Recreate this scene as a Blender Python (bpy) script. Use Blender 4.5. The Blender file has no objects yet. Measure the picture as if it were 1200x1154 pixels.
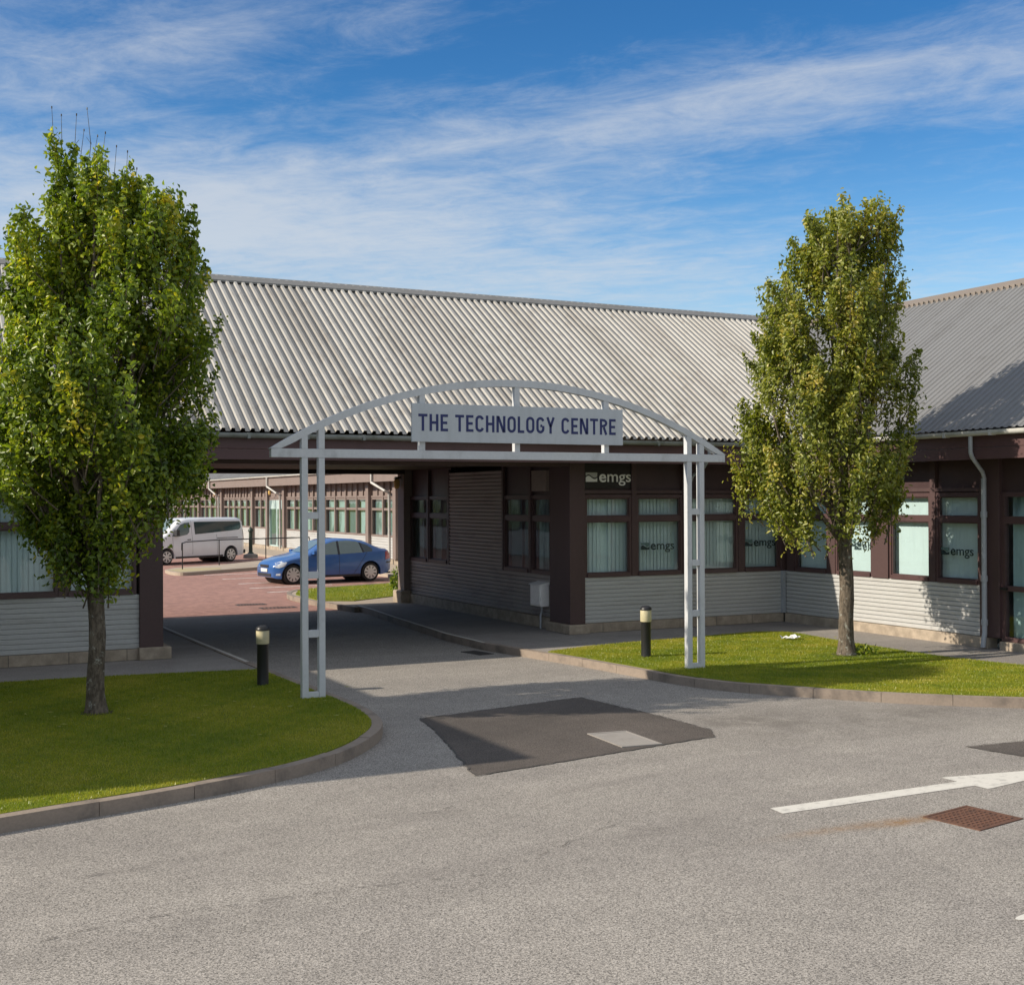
import bpy, bmesh, math, random
import numpy as np
from mathutils import Vector, Matrix
R = math.radians
random.seed(7); rng = np.random.default_rng(11)
scn = bpy.context.scene
COL = scn.collection

# ------------------------------------------------------------------ camera
CAM_F, CAM_YAW, CAM_PITCH, CAM_ROLL = 1475.4, 0.465726, 0.0052444, -0.0044255
d0 = Vector((math.sin(CAM_YAW)*math.cos(CAM_PITCH), math.cos(CAM_YAW)*math.cos(CAM_PITCH), math.sin(CAM_PITCH)))
r0 = Vector((math.cos(CAM_YAW), -math.sin(CAM_YAW), 0)); u0 = r0.cross(d0)
cr = r0*math.cos(CAM_ROLL) + u0*math.sin(CAM_ROLL); cu = -r0*math.sin(CAM_ROLL) + u0*math.cos(CAM_ROLL)
cd = bpy.data.cameras.new('camera'); cam = bpy.data.objects.new('camera', cd); COL.objects.link(cam)
cd.sensor_width = 36; cd.sensor_fit = 'HORIZONTAL'; cd.lens = CAM_F/1200*36
cd.clip_start = .1; cd.clip_end = 4000
m = Matrix.Identity(4)
for i in range(3):
    m[i][0] = cr[i]; m[i][1] = cu[i]; m[i][2] = -d0[i]
m[0][3], m[1][3], m[2][3] = 0, 0, 2.6
cam.matrix_world = m
scn.camera = cam

# ------------------------------------------------------------------ sun and sky
SUN = Vector((-1, .155, .583)).normalized()
EL = math.asin(SUN.z); AZ = math.atan2(SUN.x, SUN.y)      # compass angle from +Y
w = bpy.data.worlds.new('World'); scn.world = w; w.use_nodes = True
nt = w.node_tree; N = nt.nodes; LK = nt.links
N.clear()
def nn(tree, t, **k):
    n = tree.nodes.new(t)
    for a, b in k.items(): setattr(n, a, b)
    return n
def mth(tree, op, a, b=None, c=None, clamp=False):
    n = tree.nodes.new('ShaderNodeMath'); n.operation = op; n.use_clamp = clamp
    for i, v in enumerate((a, b, c)):
        if v is None: continue
        if isinstance(v, (int, float)): n.inputs[i].default_value = v
        else: tree.links.new(v, n.inputs[i])
    return n.outputs[0]
def mixc(tree, fac, a, b, blend='MIX'):
    n = tree.nodes.new('ShaderNodeMix'); n.data_type = 'RGBA'; n.blend_type = blend
    for i, v in ((0, fac), (6, a), (7, b)):
        if isinstance(v, (int, float)): n.inputs[i].default_value = v
        elif isinstance(v, tuple): n.inputs[i].default_value = (*v[:3], 1)
        else: tree.links.new(v, n.inputs[i])
    return n.outputs[2]
def ramp(tree, x, lo, hi, a=0., b=1., smooth=True):
    n = tree.nodes.new('ShaderNodeMapRange'); n.interpolation_type = 'SMOOTHSTEP' if smooth else 'LINEAR'
    tree.links.new(x, n.inputs[0])
    for i, v in enumerate((lo, hi, a, b)): n.inputs[i+1].default_value = v
    return n.outputs[0]
out = nn(nt, 'ShaderNodeOutputWorld'); bg = nn(nt, 'ShaderNodeBackground')
sky = nn(nt, 'ShaderNodeTexSky', sky_type='NISHITA', sun_disc=False)
sky.sun_elevation = EL; sky.sun_rotation = AZ
sky.air_density = 1.0; sky.dust_density = .25; sky.ozone_density = 2.2; sky.altitude = 50
tc = nn(nt, 'ShaderNodeTexCoord')
sep = nn(nt, 'ShaderNodeSeparateXYZ'); LK.new(tc.outputs['Generated'], sep.inputs[0])
zz = mth(nt, 'MAXIMUM', sep.outputs[2], .03)
px_ = mth(nt, 'DIVIDE', sep.outputs[0], zz); py_ = mth(nt, 'DIVIDE', sep.outputs[1], zz)
# cloud-deck coordinates: u along the streaks, v across them
CA = (-.55, .835)
uu = mth(nt, 'ADD', mth(nt, 'MULTIPLY', px_, CA[0]), mth(nt, 'MULTIPLY', py_, CA[1]))
vv = mth(nt, 'ADD', mth(nt, 'MULTIPLY', px_, CA[1]), mth(nt, 'MULTIPLY', py_, -CA[0]))
def cnoise(su, sv, scale, detail, rough, off=0, dist=0.):
    c = nn(nt, 'ShaderNodeCombineXYZ')
    LK.new(mth(nt, 'MULTIPLY', uu, su), c.inputs[0]); LK.new(mth(nt, 'MULTIPLY', vv, sv), c.inputs[1]); c.inputs[2].default_value = off
    n = nn(nt, 'ShaderNodeTexNoise'); n.inputs['Scale'].default_value = scale; n.inputs['Detail'].default_value = detail
    n.inputs['Roughness'].default_value = rough; n.inputs['Distortion'].default_value = dist
    LK.new(c.outputs[0], n.inputs['Vector']); return n.outputs['Fac']
def blob(u, v, ru, rv, amp):
    a = mth(nt, 'DIVIDE', mth(nt, 'SUBTRACT', uu, u), ru); b = mth(nt, 'DIVIDE', mth(nt, 'SUBTRACT', vv, v), rv)
    q = mth(nt, 'ADD', mth(nt, 'MULTIPLY', a, a), mth(nt, 'MULTIPLY', b, b))
    return mth(nt, 'MULTIPLY', mth(nt, 'POWER', 2.718, mth(nt, 'MULTIPLY', q, -1.)), amp)
BLOBS = [(2.9, 3.7, 1.0, .8, .34), (2.9, 5.0, 1.6, .9, .26), (1.5, 3.2, .7, .32, .20), (.75, 2.98, .7, .24, .26), (.4, 3.35, .5, .2, .14), (2.4, 2.05, .7, .35, .16), (3.3, 2.7, .7, .7, .20), (3.6, 3.6, .8, .8, .15),
         (.9, 2.45, .9, .33, -.22), (2.0, 2.45, .5, .3, -.12), (.7, 4.2, 1.0, .55, -.16), (1.0, 5.6, 1., .8, -.10)]
acc = cnoise(.30, .8, 1.0, 4, .55, 3.1)
acc = mth(nt, 'MULTIPLY', acc, .62)
for b in BLOBS: acc = mth(nt, 'ADD', acc, blob(*b))
fine = cnoise(1.5, 1.8, 2.3, 11, .70, 7.7, .35)
wisp = cnoise(.35, 2.6, 1.6, 8, .6, 1.2, .9)
acc = mth(nt, 'ADD', acc, mth(nt, 'MULTIPLY', mth(nt, 'SUBTRACT', fine, .5), .85))
acc = mth(nt, 'ADD', acc, mth(nt, 'MULTIPLY', mth(nt, 'SUBTRACT', wisp, .5), .26))
# extra unseen cloud overhead and behind the viewer, added to whiten the fill light
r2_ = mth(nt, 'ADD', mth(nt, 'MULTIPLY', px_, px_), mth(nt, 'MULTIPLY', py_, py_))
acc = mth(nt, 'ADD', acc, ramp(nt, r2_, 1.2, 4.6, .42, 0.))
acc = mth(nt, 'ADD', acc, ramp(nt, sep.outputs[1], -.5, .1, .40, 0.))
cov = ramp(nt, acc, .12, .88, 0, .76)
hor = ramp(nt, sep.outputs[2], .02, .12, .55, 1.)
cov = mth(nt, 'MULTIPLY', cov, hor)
hs = nn(nt, 'ShaderNodeHueSaturation'); hs.inputs['Hue'].default_value = .507; hs.inputs['Saturation'].default_value = 1.30; hs.inputs['Value'].default_value = 1.0
LK.new(sky.outputs[0], hs.inputs['Color'])
grad = ramp(nt, sep.outputs[2], .10, .38, 1., .74)
skyc = mixc(nt, 1., hs.outputs[0], mixc(nt, ramp(nt, sep.outputs[2], .10, .36), (.88, .92, .87), (.55, .86, .95)), 'MULTIPLY')
gcol = nn(nt, 'ShaderNodeCombineXYZ')
for i in range(3): LK.new(grad, gcol.inputs[i])
skyc = mixc(nt, 1., skyc, gcol.outputs[0], 'MULTIPLY')
skyc = mixc(nt, ramp(nt, sep.outputs[2], 0., .24, .55, 0.), skyc, (2.7, 3.2, 3.75))
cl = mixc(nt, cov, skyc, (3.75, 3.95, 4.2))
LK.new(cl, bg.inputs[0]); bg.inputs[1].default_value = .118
LK.new(bg.outputs[0], out.inputs[0])
sl = bpy.data.lights.new('sun', 'SUN'); sl.energy = 3.7; sl.angle = R(.55); sl.color = (1, .90, .75)
so = bpy.data.objects.new('sun', sl); COL.objects.link(so)
so.rotation_euler = SUN.to_track_quat('Z', 'Y').to_euler(); so.location = SUN*60
scn.view_settings.view_transform = 'Standard'; scn.view_settings.look = 'None'
scn.view_settings.gamma = 1; scn.view_settings.exposure = 0.60
scn.render.engine = 'CYCLES'
scn.cycles.max_bounces = 8; scn.cycles.transparent_max_bounces = 16

# ------------------------------------------------------------------ materials
def newmat(name):
    mt = bpy.data.materials.new(name); mt.use_nodes = True
    t = mt.node_tree; b = t.nodes['Principled BSDF']
    return mt, t, b
def coords(t, sc=(1, 1, 1), world=True):
    g = t.nodes.new('ShaderNodeNewGeometry') if world else t.nodes.new('ShaderNodeTexCoord')
    mp = t.nodes.new('ShaderNodeMapping'); mp.inputs['Scale'].default_value = sc
    t.links.new(g.outputs['Position' if world else 'Object'], mp.inputs[0]); return mp.outputs[0]
def tnoise(t, vec, scale, detail=4, rough=.55, dist=0.):
    n = t.nodes.new('ShaderNodeTexNoise'); n.inputs['Scale'].default_value = scale
    n.inputs['Detail'].default_value = detail; n.inputs['Roughness'].default_value = rough; n.inputs['Distortion'].default_value = dist
    t.links.new(vec, n.inputs['Vector']); return n.outputs['Fac']
def bump(t, b, h, strength, dist=.01):
    n = t.nodes.new('ShaderNodeBump'); n.inputs['Strength'].default_value = strength; n.inputs['Distance'].default_value = dist
    t.links.new(h, n.inputs['Height']); t.links.new(n.outputs[0], b.inputs['Normal'])
def pm(name, col, rough=.6, dirt=None, amt=.35, scale=3., sc=(1, 1, 1), fscale=40., fvar=.12, metal=0., spec=.5, bmp=0., lo=.45, hi=.75):
    mt, t, b = newmat(name)
    v = coords(t, sc); v0 = coords(t)
    n1 = tnoise(t, v, scale, 6, .6); n2 = tnoise(t, v0, fscale, 3, .6)
    dirt = dirt or tuple(c*.6 for c in col)
    f = mth(t, 'MULTIPLY', ramp(t, n1, lo, hi), amt)
    c = mixc(t, f, tuple(col), tuple(dirt))
    g = mth(t, 'ADD', 1 - fvar, mth(t, 'MULTIPLY', n2, fvar*2))
    cc = t.nodes.new('ShaderNodeVectorMath'); cc.operation = 'SCALE'
    t.links.new(c, cc.inputs[0]); t.links.new(g, cc.inputs['Scale'])
    t.links.new(cc.outputs[0], b.inputs['Base Color'])
    b.inputs['Roughness'].default_value = rough; b.inputs['Metallic'].default_value = metal
    b.inputs['Specular IOR Level'].default_value = spec
    if bmp: bump(t, b, n2, bmp)
    return mt
M = {}
def asphalt(name, a, bb, mean, stain=False, speck=1.):
    mt, t, b = newmat(name); v = coords(t)
    vo = t.nodes.new('ShaderNodeTexVoronoi'); vo.inputs['Scale'].default_value = 135; t.links.new(v, vo.inputs['Vector'])
    sp = t.nodes.new('ShaderNodeSeparateColor'); t.links.new(vo.outputs['Color'], sp.inputs[0])
    st = ramp(t, sp.outputs[0], 0., 1., 1-.46*speck, 1+.46*speck, False)
    pits = ramp(t, tnoise(t, v, 60, 3, .7), .38, .48, 1-.5*speck, 1.)
    big = tnoise(t, v, .55, 6, .62, .4); mid = tnoise(t, v, 3.2, 6, .7)
    c = mixc(t, ramp(t, big, .35, .68), a, bb)
    f = mth(t, 'MULTIPLY', mth(t, 'MULTIPLY', st, pits), ramp(t, mid, .3, .7, .94, 1.05))
    # faint tyre-worn bands along the road
    vs = coords(t, (.10, 1.1, 1)); band = tnoise(t, vs, 1.0, 3, .5, .6)
    f = mth(t, 'MULTIPLY', f, ramp(t, band, .35, .65, .95, 1.04))
    cc = t.nodes.new('ShaderNodeVectorMath'); cc.operation = 'SCALE'
    t.links.new(c, cc.inputs[0]); t.links.new(f, cc.inputs['Scale'])
    col = cc.outputs[0]
    if stain:
        g = t.nodes.new('ShaderNodeNewGeometry'); s = t.nodes.new('ShaderNodeSeparateXYZ'); t.links.new(g.outputs['Position'], s.inputs[0])
        def gau(cx, cy, rx, ry):
            p = mth(t, 'DIVIDE', mth(t, 'SUBTRACT', s.outputs[0], cx), rx); q = mth(t, 'DIVIDE', mth(t, 'SUBTRACT', s.outputs[1], cy), ry)
            return mth(t, 'POWER', 2.718, mth(t, 'MULTIPLY', mth(t, 'ADD', mth(t, 'MULTIPLY', p, p), mth(t, 'MULTIPLY', q, q)), -1.))
        mk = mth(t, 'ADD', gau(7.75, 7.98, .38, .085), mth(t, 'MULTIPLY', gau(7.1, 8.06, .55, .08), .6))
        mk = mth(t, 'MULTIPLY', mk, ramp(t, tnoise(t, v, 7, 5, .7), .3, .7, .25, 1.), None, True)
        col = mixc(t, mth(t, 'MULTIPLY', mk, 1.), col, (.27, .145, .05))
        # damp dark stain on the tarmac where the drive meets the road
        dk = mth(t, 'ADD', mth(t, 'MULTIPLY', gau(11.2, 11.9, 2.6, .75), .8), mth(t, 'MULTIPLY', gau(9.3, 12.6, .9, .6), .8))
        dk = mth(t, 'MULTIPLY', dk, ramp(t, tnoise(t, v, 2.0, 6, .75), .38, .62, .15, 1.), None, True)
        col = mixc(t, mth(t, 'MULTIPLY', dk, .6), col, (.13, .115, .10))
        # worn wheel tracks and seams running with the road
        wn_ = ramp(t, tnoise(t, v, 1.6, 6, .75, .5), .38, .62, .1, 1.)
        for y0_, sl_, wd_, am_ in ((8.0, .13, .16, .30), (9.3, .17, .10, .24), (6.9, .05, .22, .14), (10.6, .22, .14, .16)):
            q_ = mth(t, 'DIVIDE', mth(t, 'SUBTRACT', s.outputs[1], mth(t, 'ADD', y0_, mth(t, 'MULTIPLY', s.outputs[0], sl_))), wd_)
            q_ = mth(t, 'POWER', 2.718, mth(t, 'MULTIPLY', mth(t, 'MULTIPLY', q_, q_), -1.))
            col = mixc(t, mth(t, 'MULTIPLY', mth(t, 'MULTIPLY', q_, wn_), am_), col, (.14, .125, .115))
    t.links.new(col, b.inputs['Base Color']); b.inputs['Roughness'].default_value = .9; b.inputs['Specular IOR Level'].default_value = .25
    h = mth(t, 'ADD', sp.outputs[0], mth(t, 'MULTIPLY', pits, .8)); bump(t, b, h, .55*speck, .006)
    return mt
M['asphalt'] = asphalt('asphalt', (.355, .325, .29), (.315, .288, .26), 1, True)
M['pathway'] = asphalt('pathway_asphalt', (.31, .285, .26), (.265, .24, .222), 1, False, .55)
M['patch'] = asphalt('patch_asphalt', (.125, .107, .095), (.092, .08, .072), 1, False, .8)
M['crack'] = pm('crack', (.075, .068, .062), .9)
def blocks(name, c1, c2, mortar, bw, bh, msize, sc=(1, 1, 1), rough=.85, rot=None, bscale=1.):
    mt, t, b = newmat(name); v = coords(t, sc)
    if rot:
        v.node.inputs['Rotation'].default_value = rot
    br = t.nodes.new('ShaderNodeTexBrick'); t.links.new(v, br.inputs[0])
    br.inputs['Color1'].default_value = (*c1, 1); br.inputs['Color2'].default_value = (*c2, 1); br.inputs['Mortar'].default_value = (*mortar, 1)
    br.inputs['Scale'].default_value = bscale; br.inputs['Brick Width'].default_value = bw; br.inputs['Row Height'].default_value = bh
    br.inputs['Mortar Size'].default_value = msize; br.inputs['Mortar Smooth'].default_value = .3
    n = tnoise(t, coords(t), 5, 6, .65); n2 = tnoise(t, coords(t), 60, 3, .6)
    f = mth(t, 'MULTIPLY', ramp(t, n, .3, .75, .68, 1.12), mth(t, 'ADD', .85, mth(t, 'MULTIPLY', n2, .3)))
    cc = t.nodes.new('ShaderNodeVectorMath'); cc.operation = 'SCALE'
    t.links.new(br.outputs[0], cc.inputs[0]); t.links.new(f, cc.inputs['Scale']); t.links.new(cc.outputs[0], b.inputs['Base Color'])
    b.inputs['Roughness'].default_value = rough; bump(t, b, n2, .3, .004)
    return mt
M['brick'] = blocks('brick_paving', (.36, .19, .15), (.40, .215, .172), (.32, .185, .15), .2, .1, .006)
M['stone_x'] = blocks('stone_plinth', (.36, .29, .215), (.42, .345, .265), (.17, .14, .11), .9, 4, .008, rot=(R(90), 0, 0))
M['stone_y'] = blocks('stone_plinth_side', (.36, .29, .215), (.42, .345, .265), (.17, .14, .11), .9, 4, .008, rot=(R(90), 0, R(90)))
M['kerb'] = pm('kerb_concrete', (.28, .225, .18), .85, (.11, .092, .078), .85, 2.2, fscale=35, fvar=.22, bmp=.3)
M['line'] = pm('line_paint', (.64, .61, .55), .75, (.36, .34, .31), .55, 9, fscale=70, fvar=.16, lo=.5, hi=.68)
M['oldline'] = pm('worn_line_paint', (.80, .76, .72), .8, (.45, .32, .27), .6, 7, fscale=50, lo=.4, hi=.65)
M['brown'] = pm('brown_timber', (.078, .044, .043), .55, (.05, .028, .028), .6, 2, (1, 1, .3), fscale=25, fvar=.15)
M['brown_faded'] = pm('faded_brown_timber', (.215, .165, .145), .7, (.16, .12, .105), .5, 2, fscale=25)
M['fascia'] = pm('fascia_timber', (.115, .06, .06), .5, (.075, .038, .038), .6, 1.3, (1, 1, .5), fscale=30, fvar=.14)
M['panel'] = pm('dark_panel', (.06, .033, .033), .45, (.035, .022, .022), .5, 2)
M['sash'] = pm('window_frame', (.085, .047, .047), .45, (.05, .03, .03), .5, 3)
M['clad'] = pm('white_cladding', (.50, .497, .485), .5, (.30, .28, .25), .5, 1.6, (.5, .5, 3.5), fscale=18, fvar=.10, lo=.48, hi=.8)
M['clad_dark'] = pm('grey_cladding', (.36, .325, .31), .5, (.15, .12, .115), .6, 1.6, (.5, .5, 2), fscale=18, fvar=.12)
def roofmat(name, a, b2, c3, along):
    mt, t, b = newmat(name)
    sc = (1.6, .12, .12) if along == 'Y' else (.12, 1.6, .12)
    n = tnoise(t, coords(t, sc), 1.2, 6, .65); n2 = tnoise(t, coords(t), 2.4, 6, .7); n3 = tnoise(t, coords(t), 30, 3, .6)
    c = mixc(t, ramp(t, n, .4, .7), a, b2); c = mixc(t, mth(t, 'MULTIPLY', ramp(t, n2, .5, .75), .6), c, c3)
    cc = t.nodes.new('ShaderNodeVectorMath'); cc.operation = 'SCALE'; t.links.new(c, cc.inputs[0])
    t.links.new(mth(t, 'ADD', .85, mth(t, 'MULTIPLY', n3, .3)), cc.inputs['Scale']); t.links.new(cc.outputs[0], b.inputs['Base Color'])
    b.inputs['Roughness'].default_value = .55; b.inputs['Specular IOR Level'].default_value = .4
    return mt
M['roof_a'] = roofmat('pale_roof_sheet', (.43, .415, .385), (.33, .31, .28), (.215, .185, .155), 'Y')
M['roof_b'] = roofmat('grey_roof_sheet', (.182, .182, .184), (.158, .157, .158), (.13, .126, .122), 'X')
M['cap_a'] = pm('ridge_cap', (.19, .185, .175), .5, (.15, .14, .12), .6, 2)
M['cap_b'] = pm('sandy_ridge_cap', (.20, .165, .135), .6, (.25, .2, .16), .5, 2)
M['gutter'] = pm('grey_gutter', (.27, .285, .27), .4, (.10, .11, .075), .6, 4, (1, 1, 1))
M['gutter_w'] = pm('white_gutter', (.52, .51, .48), .4, (.25, .24, .19), .5, 3)
M['pipe'] = pm('grey_pipe', (.36, .38, .41), .4, (.2, .21, .22), .4, 3)
M['white'] = pm('white_painted_steel', (.56, .57, .58), .45, (.27, .27, .27), .55, 3.0, (1, 1, .6), fscale=22, fvar=.10, lo=.5, hi=.8, bmp=.1)
M['sign'] = pm('sign_board', (.49, .515, .54), .4, (.40, .42, .43), .6, 2, (2.5, 1, .35), fscale=20, fvar=.06)
M['navy'] = pm('navy_lettering', (.015, .022, .115), .5, amt=.2)
M['pale_letter'] = pm('pale_lettering', (.85, .83, .78), .5, amt=.2)
M['grey_letter'] = pm('grey_lettering', (.45, .44, .41), .5, amt=.2)
M['dark_letter'] = pm('dark_lettering', (.012, .03, .03), .5, amt=.2)
M['mid_letter'] = pm('mid_lettering', (.10, .17, .16), .5, amt=.2)
M['signblack'] = pm('black_sign', (.022, .018, .016), .4, amt=.2)
M['blind'] = pm('blind_fabric', (.70, .765, .755), .8, (.57, .63, .62), .5, 2, (3, 3, .3), fscale=9, fvar=.06)
M['pale_backing'] = pm('pale_backing_panel', (.74, .82, .79), .8, (.55, .64, .62), .5, 3)
M['curtain'] = pm('curtain_fabric', (.42, .53, .51), .8, (.12, .175, .18), .95, 1.1, (1, 1, .25), fscale=5, fvar=.2, lo=.45, hi=.55)
M['room'] = pm('room_wall', (.30, .33, .31), .9)
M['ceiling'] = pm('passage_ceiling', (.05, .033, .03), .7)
M['black'] = pm('black_paint', (.018, .018, .02), .4, amt=.2)
M['tan'] = pm('tan_vent', (.42, .34, .30), .6)
M['rubber'] = pm('rubber', (.018, .018, .018), .8)
M['lens'] = pm('bollard_lens', (.56, .50, .32), .35, (.40, .35, .2), .5, 12, (1, 1, 3))
M['amber'] = pm('amber_glass', (.75, .48, .16), .3)
M['boxwhite'] = pm('cabinet_plastic', (.95, .93, .90), .5, amt=.3)
M['rust'] = pm('rusty_iron', (.13, .06, .036), .8, (.055, .03, .022), .8, 9, fscale=60, fvar=.3, bmp=.5)
M['iron'] = pm('dark_iron', (.05, .045, .042), .7)
M['concrete'] = pm('concrete_cover', (.30, .275, .25), .85, (.22, .2, .18), .6, 5, fscale=60, fvar=.2, bmp=.3)
M['green_post'] = pm('green_post', (.03, .05, .035), .5)
M['blue_poster'] = pm('blue_poster', (.02, .20, .46), .5, amt=.1)
M['cyan_poster'] = pm('cyan_poster', (.05, .42, .52), .5, amt=.1)
M['paper'] = pm('paper', (.8, .8, .78), .7, amt=.2)
M['soil'] = pm('soil', (.05, .035, .022), .95, bmp=.6)
M['tarpath'] = pm('tan_paving', (.42, .35, .20), .85, (.33, .27, .18), .6, 4)
M['courtpath'] = pm('courtyard_path', (.40, .33, .26), .85, (.3, .25, .2), .5, 3)
M['darkshrub'] = pm('grey_green_leaf', (.10, .12, .09), .8, (.05, .06, .045), .6, 20)
def glassmat(name, tint, refl=1.0, rough=0.):
    mt = bpy.data.materials.new(name); mt.use_nodes = True; t = mt.node_tree; t.nodes.clear()
    o = t.nodes.new('ShaderNodeOutputMaterial'); mx = t.nodes.new('ShaderNodeMixShader'); tr = t.nodes.new('ShaderNodeBsdfTransparent')
    gl = t.nodes.new('ShaderNodeBsdfGlossy'); gl.inputs['Roughness'].default_value = rough
    tr.inputs[0].default_value = (*tint, 1)
    ge = t.nodes.new('ShaderNodeNewGeometry'); dt = t.nodes.new('ShaderNodeVectorMath'); dt.operation = 'DOT_PRODUCT'
    t.links.new(ge.outputs['Incoming'], dt.inputs[0]); t.links.new(ge.outputs['Normal'], dt.inputs[1])
    f = mth(t, 'POWER', mth(t, 'SUBTRACT', 1., mth(t, 'ABSOLUTE', dt.outputs['Value'])), 5.)
    f = mth(t, 'MULTIPLY', mth(t, 'ADD', mth(t, 'MULTIPLY', f, .95), .05), refl, None, True)
    n = tnoise(t, coords(t), 1.3, 2); bp = t.nodes.new('ShaderNodeBump'); bp.inputs['Strength'].default_value = .05; bp.inputs['Distance'].default_value = .05
    t.links.new(n, bp.inputs['Height']); t.links.new(bp.outputs[0], gl.inputs['Normal'])
    t.links.new(f, mx.inputs[0]); t.links.new(tr.outputs[0], mx.inputs[1]); t.links.new(gl.outputs[0], mx.inputs[2]); t.links.new(mx.outputs[0], o.inputs[0])
    return mt
M['glass'] = glassmat('window_glass', (.84, .92, .93), 1.7)
M['glass_dim'] = glassmat('tinted_glass', (.42, .52, .52), 1.6)
def carpaint(name, col, rough=.3):
    mt, t, b = newmat(name); b.inputs['Base Color'].default_value = (*col, 1); b.inputs['Roughness'].default_value = rough
    b.inputs['Coat Weight'].default_value = .7; b.inputs['Coat Roughness'].default_value = .08
    n = tnoise(t, coords(t), 3, 4); t.links.new(mixc(t, n, tuple(col), tuple(c*.86 for c in col)), b.inputs['Base Color'])
    return mt
M['blue_paint'] = carpaint('blue_car_paint', (.032, .12, .36))
M['van_paint'] = carpaint('silver_white_van_paint', (.86, .86, .87))
M['carglass'] = carpaint('car_glass', (.025, .042, .045), .06)
M['carglass_light'] = carpaint('car_glass_light', (.16, .22, .21), .06)
M['vanglass'] = carpaint('van_glass', (.045, .075, .075), .06)
M['alloy'] = pm('alloy_rim', (.62, .61, .60), .3, amt=.2, metal=.4)
M['headlamp'] = carpaint('headlamp_glass', (.55, .60, .66), .1)
M['redlamp'] = carpaint('red_lamp', (.35, .02, .03), .2)
M['plate'] = pm('plate', (.75, .75, .7), .5, amt=.1)
M['trim'] = pm('dark_trim', (.03, .03, .035), .5)
def barkmat():
    mt, t, b = newmat('bark'); v = coords(t, (1, 1, .35))
    n = tnoise(t, v, 22, 6, .7); l = tnoise(t, coords(t), 9, 6, .75)
    c = mixc(t, ramp(t, n, .35, .65), (.06, .045, .032), (.17, .135, .10)); c = mixc(t, ramp(t, l, .55, .66, 0, .8), c, (.38, .38, .33))
    t.links.new(c, b.inputs['Base Color']); b.inputs['Roughness'].default_value = .9; bump(t, b, n, .8, .02); return mt
M['bark'] = barkmat()
def leafmat(name, ramp_cols):
    mt = bpy.data.materials.new(name); mt.use_nodes = True; t = mt.node_tree; b = t.nodes['Principled BSDF']; o = t.nodes['Material Output']
    at = t.nodes.new('ShaderNodeAttribute'); at.attribute_name = 'tone'
    cr_ = t.nodes.new('ShaderNodeValToRGB'); e = cr_.color_ramp.elements
    e[0].position = 0; e[0].color = (*ramp_cols[0], 1); e[1].position = 1; e[1].color = (*ramp_cols[-1], 1)
    for i, c in enumerate(ramp_cols[1:-1]):
        q = e.new((i+1)/(len(ramp_cols)-1)); q.color = (*c, 1)
    t.links.new(at.outputs['Fac'], cr_.inputs[0]); t.links.new(cr_.outputs[0], b.inputs['Base Color'])
    b.inputs['Roughness'].default_value = .38; b.inputs['Specular IOR Level'].default_value = .5
    tl = t.nodes.new('ShaderNodeBsdfTranslucent'); mx = t.nodes.new('ShaderNodeMixShader'); mx.inputs[0].default_value = .36
    g2 = mixc(t, 1., cr_.outputs[0], (1.5, 1.6, .7), 'MULTIPLY'); t.links.new(g2, tl.inputs[0])
    t.links.new(b.outputs[0], mx.inputs[1]); t.links.new(tl.outputs[0], mx.inputs[2]); t.links.new(mx.outputs[0], o.inputs[0]); return mt
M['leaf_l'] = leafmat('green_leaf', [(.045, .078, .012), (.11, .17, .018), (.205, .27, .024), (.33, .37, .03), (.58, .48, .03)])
M['leaf_r'] = leafmat('olive_leaf', [(.06, .085, .016), (.14, .17, .026), (.225, .245, .036), (.32, .315, .05), (.46, .37, .07)])
M['blade'] = leafmat('grass_blade', [(.13, .185, .012), (.20, .25, .016), (.28, .30, .02), (.38, .345, .04), (.46, .40, .09)])
def turf():
    mt, t, b = newmat('turf'); n = tnoise(t, coords(t), 1.4, 6, .65); n2 = tnoise(t, coords(t), 45, 5, .7)
    c = mixc(t, ramp(t, n, .35, .65), (.21, .245, .018), (.33, .31, .03)); c = mixc(t, ramp(t, n2, .35, .7), (.12, .15, .018), c)
    t.links.new(c, b.inputs['Base Color']); b.inputs['Roughness'].default_value = .9; b.inputs['Specular IOR Level'].default_value = .15; bump(t, b, n2, .9, .02); return mt
M['turf'] = turf()

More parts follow.
